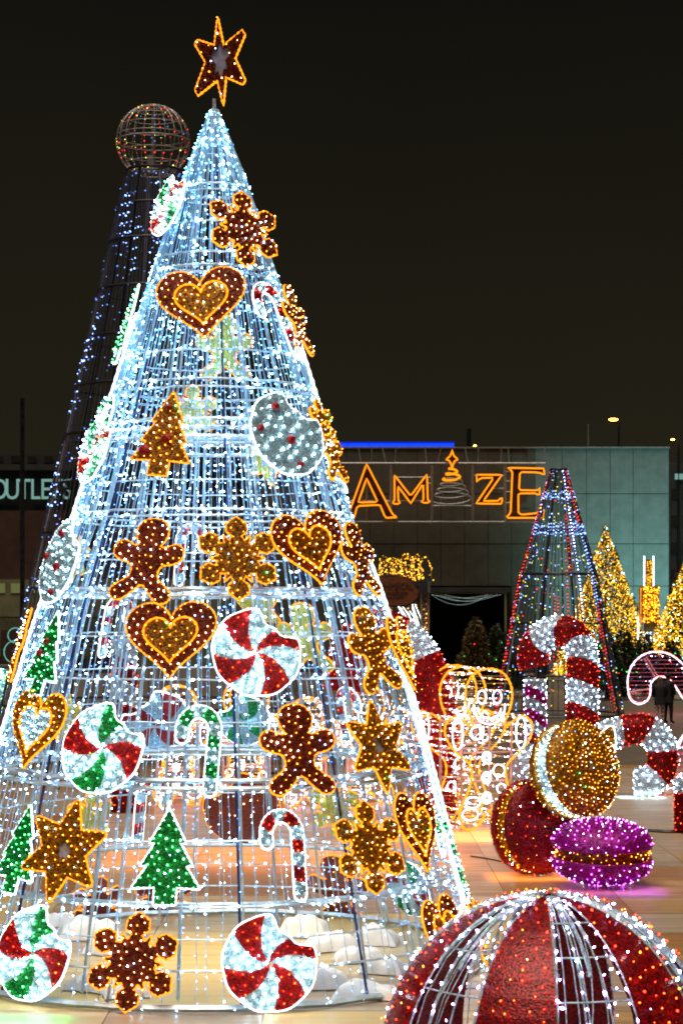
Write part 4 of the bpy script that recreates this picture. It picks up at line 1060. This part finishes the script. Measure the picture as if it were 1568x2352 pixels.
# ------------------------------------------------------------------ street lamps, poles
def lamp(label, u, v, Y, mat, pole_u=None, r=.07):
    x = at(u, 0, Y).x; z = at(0, v, Y).z; px_ = at(pole_u or u+14, 0, Y).x-x
    root = empty('street_lamp', Vector((x+px_, Y, 0)), label, 'street lamp', 'street lamps beyond the building')
    MB().tube([(0, 0, 0), (0, 0, z-.4)], [.16, .09], 6).build('pole', 'frame_dark', root)
    MB().tube([(0, 0, z-.4), (-px_*.5, 0, z+.1), (-px_, 0, z+.15)], .06, 5).build('arm', 'frame_dark', root)
    MB().box((-px_, 0, z+.12), (.5, .4, .10)).build('lamp_head', 'frame_dark', root)
    MB().ell((-px_, -.1, z), (r*1.9, .3, r*.55), 10, 6).build('lens', mat, root)
lamp('yellow street lamp just above the roof right of the neon star', 1090, 1024, 170, 'lamp_yellow')
lamp('small orange street lamp highest above the right of the roof', 1407, 964, 190, 'lamp_orange', 1420, .25)
lamp('bright yellow street lamp beyond the right end of the building', 1543, 1010, 150, 'lamp_yellow')
for label, u, v0, Y, th in (('dark thick pole on the left of the dim tower', 52, 915, 60, .07), ('thick dark mast behind the roof left of the yellow lamp', 1076, 985, 150, .17), ('thin pole above the roof', 1350, 974, 150, .05)):
    x = at(u, 0, Y).x; z = at(0, v0, Y).z
    o_ = MB().tube([(0, 0, 0), (0, 0, z*.5), (0, 0, z)], [th*1.2, th*1.05, th], 8).build('pole', 'frame_dark' if th > .06 else 'frame_grey', loc=(x, Y, 0)); tag(o_, label, 'pole')

# ------------------------------------------------------------------ left building with lit letters
LY = 130.0
lb = empty('outlet_building', Vector((at(120, 0, LY).x, LY, 0)), 'dark low building at the left with pale letters and dim windows', 'building')
lv = HOR+CAMH*FOC/LY
b_ = MB(); bx(b_, -120, 560, 1080, 1172, LY+.6, 22); part(b_, 'wall', 'wall_black', lb)
b_ = MB(); bx(b_, -120, 560, 1172.5, 1330, LY, 22); part(b_, 'brick_wall', 'brick_red', lb)
b_ = MB(); bx(b_, -120, 560, 1330.5, lv, LY-.3, 22); part(b_, 'ground_floor_wall', 'wall_buff', lb)
b_ = MB(); bx(b_, -120, 560, 1066, 1079.5, LY, 22); part(b_, 'roof_edge', 'wall_dark', lb)
b_ = MB(); bx(b_, -60, 300, 1043, 1065.5, LY+12, 8); part(b_, 'upper_storey', 'wall_dark', lb)
for k in range(6):
    b_ = MB(); bx(b_, -50+38*k, -26+38*k, 1340, 1362, LY-.36, .05); part(b_, 'window', 'window_dim', lb)
for k in range(9):
    b_ = MB(); bx(b_, -50+38*k, -30+38*k, 1047, 1062, LY+11.9, .05); part(b_, 'upper_window', 'wall_black', lb)
xx = -16.0; sL = FOC/LY
for ch, wd in zip('OUTLETS', (30, 27, 25, 22, 22, 25, 22)):
    text(ch, 66/sL*1.02, 'letter', 'sign_letter', lb, at(xx+wd/2, 1126, LY+.3)-lb.location, ext=.08, xs=.74); xx += wd+1.5
text('C', 66/sL*1.02, 'letter', 'sign_letter', lb, at(196, 1126, LY+.3)-lb.location, ext=.08, xs=.74)
fn = empty('railing_fence', Vector((at(60, 0, 118).x, 118, 0)), 'dark picket fence in front of the left building', 'fence')
b_ = MB()
for k in range(150):
    p = at(-60+2.4*k, 0, 118); b_.box((p.x-fn.location.x, 0, 2.2), (.025, .025, 2.6))
b_.build('pickets', 'frame_dark', fn, kind='stuff')
for z in (1.0, 3.4): MB().box((at(110, 0, 118).x-fn.location.x, .02, z), (10.5, .04, .06)).build('rail', 'frame_dark', fn)
MB().box((at(110, 0, 118).x-fn.location.x, .3, .45), (10.6, .4, .9)).build('plinth', 'wall_dark', fn)
# distant block on the right
rbk = empty('distant_block', Vector((at(1575, 0, 150).x, 150, 0)), 'dim block with unlit windows beyond the right end of the grey building', 'building')
b_ = MB(); bx(b_, 1490, 1750, 1062, HOR+CAMH*FOC/150, 150, 12); part(b_, 'wall', 'wall_dark', rbk)
for k in range(3):
    for j in range(4):
        b_ = MB(); bx(b_, 1540+26*k, 1556+26*k, 1122+62*j, 1146+62*j, 149.94, .05); part(b_, 'window', 'wall_black', rbk)
for k in range(2):
    b_ = MB(); bx(b_, 1549+10*k, 1556+12*k, 1088, 1101, 149.8, .1); part(b_, 'lit_window', 'sign_letter', rbk)

# ------------------------------------------------------------------ right middle: gold tower, gifts, wire cane
tY = 92.0
gt = empty('gold_lantern_tower', Vector((at(1490, 0, tY).x, tY, 0)), 'slim two tier gold tower with white lit posts between the two gold firs', 'light tower')
def q4(b_, u0, u1, v0, v1, d=.7): a, c2 = at(u0, v1, tY)-gt.location, at(u1, v0, tY)-gt.location; b_.box(((a.x+c2.x)/2, 0, (a.z+c2.z)/2), (c2.x-a.x, d, c2.z-a.z)); return b_
def lit(b_, name, mat, n_, bm, tl=.09):
    base = MB(); base.add(*b_.arrays()[:2]); b_.tinsel(1500, tl, .02); o_ = b_.build(name, mat, gt); P, N, _ = base.sample(n_, (0, -1, 0)); 
    MB().bulbs(P+N*.05, .028, 1, m=rng.choice(2, len(P))).build('bulbs', bm, o_, kind='stuff')
lit(q4(MB(), 1481, 1495, 1288, 1348), 'upper_shaft', 'tinsel_gold', 110, ['far_gold', 'far_gold_dim'])
lit(q4(MB(), 1471, 1508, 1348.5, 1430, 1.2), 'lower_shaft', 'tinsel_gold', 260, ['glow_amber', 'far_gold'])
for u0 in (1477, 1498): q4(MB(), u0, u0+2.6, 1277, 1346, .12).build('white_post', 'rope_white', gt)
for u0 in (1470, 1508): q4(MB(), u0, u0+1.8, 1350, 1430, .12).build('amber_edge', 'rope_orange', gt)
q4(MB(), 1474, 1505, 1430.5, 1450, .9).build('plinth_box', 'box_grey', gt)
for u0 in (1463, 1476, 1484, 1492, 1500): q4(MB(), u0, u0+2.4, 1418 if u0 < 1470 else 1452, 1500, .12).build('white_leg', 'rope_white', gt)
q4(MB(), 1466, 1506, 1500.5, HOR+CAMH*FOC/tY, .9).build('base', 'box_grey', gt)
def gift(label, u0, u1, v0, v1, col, bm, Y):
    root = empty('gift_box', Vector((at((u0+u1)/2, 0, Y).x, Y, 0)), label, 'gift box', 'lit gift boxes around the gold firs')
    W, H = (u1-u0)/FOC*Y, (v1-v0)/FOC*Y; z0 = max(0, at(0, v1, Y).z)
    b_ = MB().box((0, 0, z0+H/2), (W, W*.8, H)); base = MB().box((0, 0, z0+H/2), (W, W*.8, H)); b_.tinsel(1500, .07, .02); o_ = b_.build('body', 'tinsel_'+col, root)
    P, N, _ = base.sample(int(110*W*H)+12, (0, -1, 0)); P, N = spread(P, N, .09); MB().bulbs(P+N*.05, .030, 1, m=rng.choice(len(bm), len(P))).build('bulbs', bm, o_, kind='stuff')
    MB().box((0, -.02, z0+H/2), (W*.12, W*.84, H+.06)).build('ribbon', 'tinsel_gold', root)
gY = gy(1583)
for a in (('teal lit gift box right of the small white reindeer', 1421, 1443, 1530, 1583, 'white', ['far_cyan'], gY), ('wide gold gift box with teal band behind the wire cane', 1446, 1508, 1556, 1584, 'gold', ['far_gold', 'glow_amber'], gY),
          ('teal lit gift standing on the gold box', 1450, 1490, 1530, 1556, 'white', ['far_cyan', 'far_gold'], gY+.5), ('tall teal lit column right of the second gold fir', 1546, 1570, 1468, 1584, 'white', ['far_cyan'], gY),
          ('small gold lit box at the foot of the first gold fir', 1385, 1416, 1552, 1584, 'gold', ['far_gold', 'far_cyan'], gY)): gift(*a)
# wire outline cane
PY = gy(1632)
wc = empty('wire_candy_cane', Vector((at(1500, 0, PY).x, PY, 0)), 'pink outlined wire candy cane hook arching round two people', 'light cane')
OC = catmull([(1441, 1585), (1441, 1555), (1452, 1525), (1478, 1503), (1510, 1497), (1545, 1507), (1585, 1545), (1625, 1605), (1610, 1625), (1590, 1625), (1568, 1605), (1545, 1570), (1527, 1556), (1508, 1556), (1494, 1570), (1492, 1595), (1482, 1612), (1462, 1617), (1447, 1606)], 5)
P1 = np.array([tuple(at(u, v, PY-.3)-wc.location) for u, v in OC]); P2 = P1+[.12, .7, 0]
rope(P1, 0, .035, 'rope_pink', wc, step=.08, name='outline_rope'); rope(P2, 0, .022, 'glow_red', wc, step=.08, name='back_outline_rope')
b_ = MB()
for i in range(0, len(P1), 2): b_.tube([P1[i], P2[i]], .012, 3)
for z in np.arange(P1[:, 2].min()+.1, P1[:, 2].max(), .16):
    cx2 = sorted([P1[i-1, 0]+(P1[i, 0]-P1[i-1, 0])*(z-P1[i-1, 2])/(P1[i, 2]-P1[i-1, 2]) for i in range(len(P1)) if (P1[i-1, 2]-z)*(P1[i, 2]-z) < 0])
    for i in range(0, len(cx2)-1, 2): b_.tube([(cx2[i], -.28, z), (cx2[i+1], -.28, z)], .012, 3)
b_.build('wire_mesh', 'tinsel_pink', wc); P, N, _ = b_.sample(120); MB().bulbs(P, .02, 1.4, m=rng.choice(3, len(P))).build('bulbs', ['far_red', 'glow_lilac', 'far_blue'], wc, kind='stuff')
for L_ in ([(1478, 1512), (1503, 1556)], [(1483, 1509), (1508, 1552)], [(1443, 1590), (1492, 1582)]): MB().tube([tuple(at(u, v, PY)-wc.location) for u, v in L_], .035, 4).build('strut', 'frame_rose', wc)
MB().tube([tuple(at(1610, 1620, PY)-wc.location), tuple(at(1612, 1640, PY)-wc.location), (at(1612, 0, PY).x-wc.location.x, 0, 0)], .04, 4).build('leg', 'frame_rose', wc)
# small white lit wire tent at the right
HY = gy(1828)
ht = empty('light_pyramid', Vector((at(1545, 0, HY).x, HY, 0)), 'pink and white wire pyramid beside the curled candy cane', 'light pyramid')
ap = at(1580, 1692, HY)-ht.location; co = [(at(u, 0, HY).x-ht.location.x, y, .03) for u, y in ((1508, 0), (1648, 0), (1648, 1.3), (1508, 1.3))]
for p in co: MB().tube(resample([p, tuple(ap+Vector((0, .6, 0)))], .05, False), .02, 5).build('edge_rope', 'rope_pink', ht)
b_ = MB()
for f in np.linspace(0, .9, 9):
    q = [tuple(np.array(p)*(1-f)+np.array(ap+Vector((0, .6, 0)))*f) for p in co]; b_.tube(q+[q[0]], .009, 3)
b_.build('wire_mesh', 'tinsel_pink', ht); P, N, _ = b_.sample(170); MB().bulbs(P, .013, 1.5, m=rng.choice(3, len(P))).build('bulbs', ['glow_redorange', 'glow_lilac', 'glow_white'], ht, kind='stuff')
# cables on the plaza
for label, L_ in (('thin black cable running past the curled candy cane', [(1420, 1829), (1470, 1828), (1500, 1815), (1530, 1828)]), ('bunched black cables behind the purple macaron', [(1470, 1906), (1500, 1908), (1540, 1910), (1580, 1906)]),
                  ('thin black cable left of the red macaron', [(1080, 1968), (1120, 1974), (1170, 1985), (1220, 2002)])):
    b_ = MB()
    for k in range(6 if 'bunched' in label else 1): b_.tube(catmull([(at(u, 0, gy(v+k*.8)).x, gy(v+k*.8), .012+.012*(k % 2)) for u, v in L_], 5, False), .011, 4)
    tag(b_.build('cable', 'cord_dark'), label, 'cable')

# ------------------------------------------------------------------ far left: teal kiosk, snowman of lights
KY = 62.0
kk = empty('lit_kiosk', Vector((at(22, 0, KY).x, KY, 0)), 'teal lit kiosk behind the foot of the dim tower at the far left', 'kiosk')
kl = kk.location
b_ = MB(); b_.box((0, 0, 1.0), (1.7, 1, 2.0)); base = MB().box((0, 0, 1.0), (1.7, 1, 2.0)); b_.build('body', 'tinsel_white', kk)
MB().box((0, 0, 2.06), (1.9, 1.2, .1)).build('roof', 'box_grey', kk)
P, N, _ = base.sample(420, (0, -1, 0)); MB().bulbs(P+N*.04, .018, 1, m=rng.choice(3, len(P), p=(.6, .25, .15))).build('bulbs', ['far_cyan', 'glow_mint', 'far_yellow'], kk, kind='stuff')
snw = empty('wire_snowman', Vector((at(36, 0, KY-1).x, KY-1, 2.1)), 'teal wire snowman outline standing on the kiosk', 'light snowman')
for z, r in ((.45, .36), (.98, .24)): 
    t = np.arange(24)*2*pi/24; rope(np.c_[r*np.cos(t), 0*t, z+r*np.sin(t)], 0, .025, 'rope_teal', snw, step=.08, name='outline_rope')
tag(MB().box((at(60, 0, 66).x, 66, 1.6), (1.6, .6, 3.2)).build('crate_stack', 'brick_red'), 'reddish timber crate stack behind the teal kiosk', 'crate')

# ------------------------------------------------------------------ people
def person(label, u, vfoot, Y, hgt, facing, clothes, hair_long, lean=0.0, boots=None):
    x = at(u, 0, Y).x; k = hgt/1.68
    root = empty('person', Matrix.Translation((x, Y, 0))@Matrix.Rotation(R(facing), 4, 'Z'), label, 'person')
    J = {'pel': (0, 0, .92, .135), 'wai': (0, .0, 1.08, .125), 'che': (0, .01, 1.28, .155), 'neck': (0, .0, 1.43, .055), 'chin': (0, -.02, 1.50, .075), 'head': (0, -.01, 1.58, .098), 'top': (0, 0, 1.64, .07)}
    for s_, n_ in ((-1, 'l'), (1, 'r')):
        J['hip'+n_] = (s_*.09, 0, .86, .095); J['kn'+n_] = (s_*.10, -.02+.02*s_, .48, .062); J['an'+n_] = (s_*.11, .03*s_, .09, .042); J['to'+n_] = (s_*.12, .03*s_-.16, .04, .036)
        J['sh'+n_] = (s_*.175, .01, 1.36, .062); J['el'+n_] = (s_*.23, .03, 1.10, .046); J['wr'+n_] = (s_*.17, -.13, .98, .032); J['ha'+n_] = (s_*.10, -.20, .99, .036)
    E = [('pel', 'wai'), ('wai', 'che'), ('che', 'neck'), ('neck', 'chin'), ('chin', 'head'), ('head', 'top')]
    for n_ in 'lr': E += [('pel', 'hip'+n_), ('hip'+n_, 'kn'+n_), ('kn'+n_, 'an'+n_), ('an'+n_, 'to'+n_), ('che', 'sh'+n_), ('sh'+n_, 'el'+n_), ('el'+n_, 'wr'+n_), ('wr'+n_, 'ha'+n_)]
    ks = list(J); me = bpy.data.meshes.new('body'); me.from_pydata([Vector(J[q][:3])*k for q in ks], [(ks.index(a), ks.index(b2)) for a, b2 in E], [])
    o_ = bpy.data.objects.new('body', me); C.objects.link(o_); sk = o_.modifiers.new('s', 'SKIN'); sb = o_.modifiers.new('d', 'SUBSURF'); sb.levels = 1
    for i, q in enumerate(ks):
        sv = me.skin_vertices[0].data[i]; sv.radius = (J[q][3]*k*1.12,)*2; sv.use_root = (q == 'pel')
    bpy.context.view_layer.update(); m2 = bpy.data.meshes.new_from_object(o_.evaluated_get(bpy.context.evaluated_depsgraph_get())); bpy.data.objects.remove(o_)
    b2 = bpy.data.objects.new('body', m2); C.objects.link(b2); b2.parent = root; m2.materials.clear()
    for q in ('skin', clothes[0], clothes[1], clothes[2]): m2.materials.append(MATS[q])
    for p in m2.polygons:
        z = p.center.z/k; p.use_smooth = True
        p.material_index = 3 if z < .16 else 2 if z < .84 else 1 if z < 1.43 else 0
        if abs(p.center.x) < .16*k and p.center.y < -.17*k and .9 < z < 1.06: p.material_index = 0
    # coat skirt and hair
    pr = [(.19*k, .70*k), (.185*k, .86*k), (.165*k, 1.05*k), (.19*k, 1.28*k), (.16*k, 1.38*k), (.075*k, 1.44*k)]
    b_ = MB().lathe(pr, 18); V, F, _ = b_.arrays(); V[:, 1] *= .78; MB().add(V, F).build('coat', clothes[0], root, smooth=True)
    for s_ in (-1, 1):
        MB().tube([(s_*.19*k, .01, 1.36*k), (s_*.245*k, .03, 1.10*k), (s_*.18*k, -.12, .985*k)], [.075*k, .06*k, .045*k], 8).build('sleeve', clothes[0], root, smooth=True)
    h_ = MB().ell((0, .015*k, 1.60*k), (.108*k, .115*k, .10*k), 14, 9)
    if hair_long:
        h_.grid([[((.10+.03*f)*k*sin(a), (.07+.05*cos(a)*.8)*k*1.1, (1.60-.34*f)*k) for a in np.linspace(-1.6, 1.6, 9)] for f in np.linspace(0, 1, 7)])
        h_.tinsel(700, .06, .008)
    h_.build('hair', 'hair' if hair_long else 'cloth_black', root, smooth=True)
    return root
pY = gy(1665)
person('person with long fair hair, black coat, red plaid trousers and pale boots seen from behind', 1514, 1665, pY, 1.62, 172, ('cloth_black', 'plaid', 'boot'), True)
person('person in black clothes standing just right of the one in plaid trousers', 1533, 1660, pY+.5, 1.74, 130, ('cloth_black', 'cloth_black', 'cloth_black'), False)
person('distant person in dark clothes behind the upright giant cane', 1252, 1580, 88, 1.7, 100, ('cloth_black', 'cloth_black', 'cloth_black'), False)
person('distant person in a dark coat seen left of the one behind the cane', 1238, 1580, 89, 1.65, 200, ('cloth_black', 'cloth_black', 'cloth_black'), True)

# added area lamps that boost the coloured pools under the lit pieces
def pool(nm, loc, size, col, en, rx=0):
    l = bpy.data.lights.new(nm, 'AREA'); l.shape = 'RECTANGLE'; l.size, l.size_y = size; l.color = col; l.energy = en; l.spread = R(150)
    o_ = bpy.data.objects.new(nm, l); C.objects.link(o_); o_.location = loc; o_.rotation_euler = (R(rx), 0, 0)
cP = at(1381, 0, 27.2).x; cR = at(1228, 0, 28.3).x
pool('macaron_fill_light', (cP+.15, 26.62, .17), (1.3, .7), (.28, .015, 1.0), 6)
pool('macaron_fill_light', (cR-.05, 28.05, .12), (1.3, .9), (1.0, .28, .02), 9)
pool('tree_floor_fill_light', (TX, TD, 1.3), (3.2, 3.2), (1.0, .86, .62), 30)  # added lamp that brightens the floor and sandbags inside the tree
pool('cane_fill_light', (at(1470, 0, 40).x, 39.9, .12), (.9, .4), (.55, .95, 1.0), 10)
pool('figure_fill_light', (at(1080, 0, 33).x, 33.2, .25), (3.0, 2.0), (1.0, .42, .06), 45)
pool('figure_fill_light', (at(640, 0, 31).x, 30.5, .5), (6.0, 3.5), (1.0, .40, .06), 70)
pool('peppermint_fill_light', (at(70, 0, 18.5).x, 18.35, .13), (.7, .1), (.02, 1.0, .16), 2.2, -20)

# teal floodlight that washes the right end of the facade
fl = bpy.data.lights.new('facade_floodlight', 'SPOT'); fl.energy = 4200; fl.color = (.34, 1.0, .95); fl.spot_size = R(75); fl.spot_blend = 1; fl.shadow_soft_size = .3
flo = bpy.data.objects.new('facade_floodlight', fl); C.objects.link(flo); p0 = at(1640, 0, 106); flo.location = (p0.x, 106, 1.0)
flo.rotation_euler = (Vector((at(1500, 0, WY).x, WY, 7.0))-flo.location).to_track_quat('-Z', 'Y').to_euler()
print('TRIS', sum(len(o.data.polygons) for o in S.objects if o.type == 'MESH'), 'OBJ', len(S.objects))
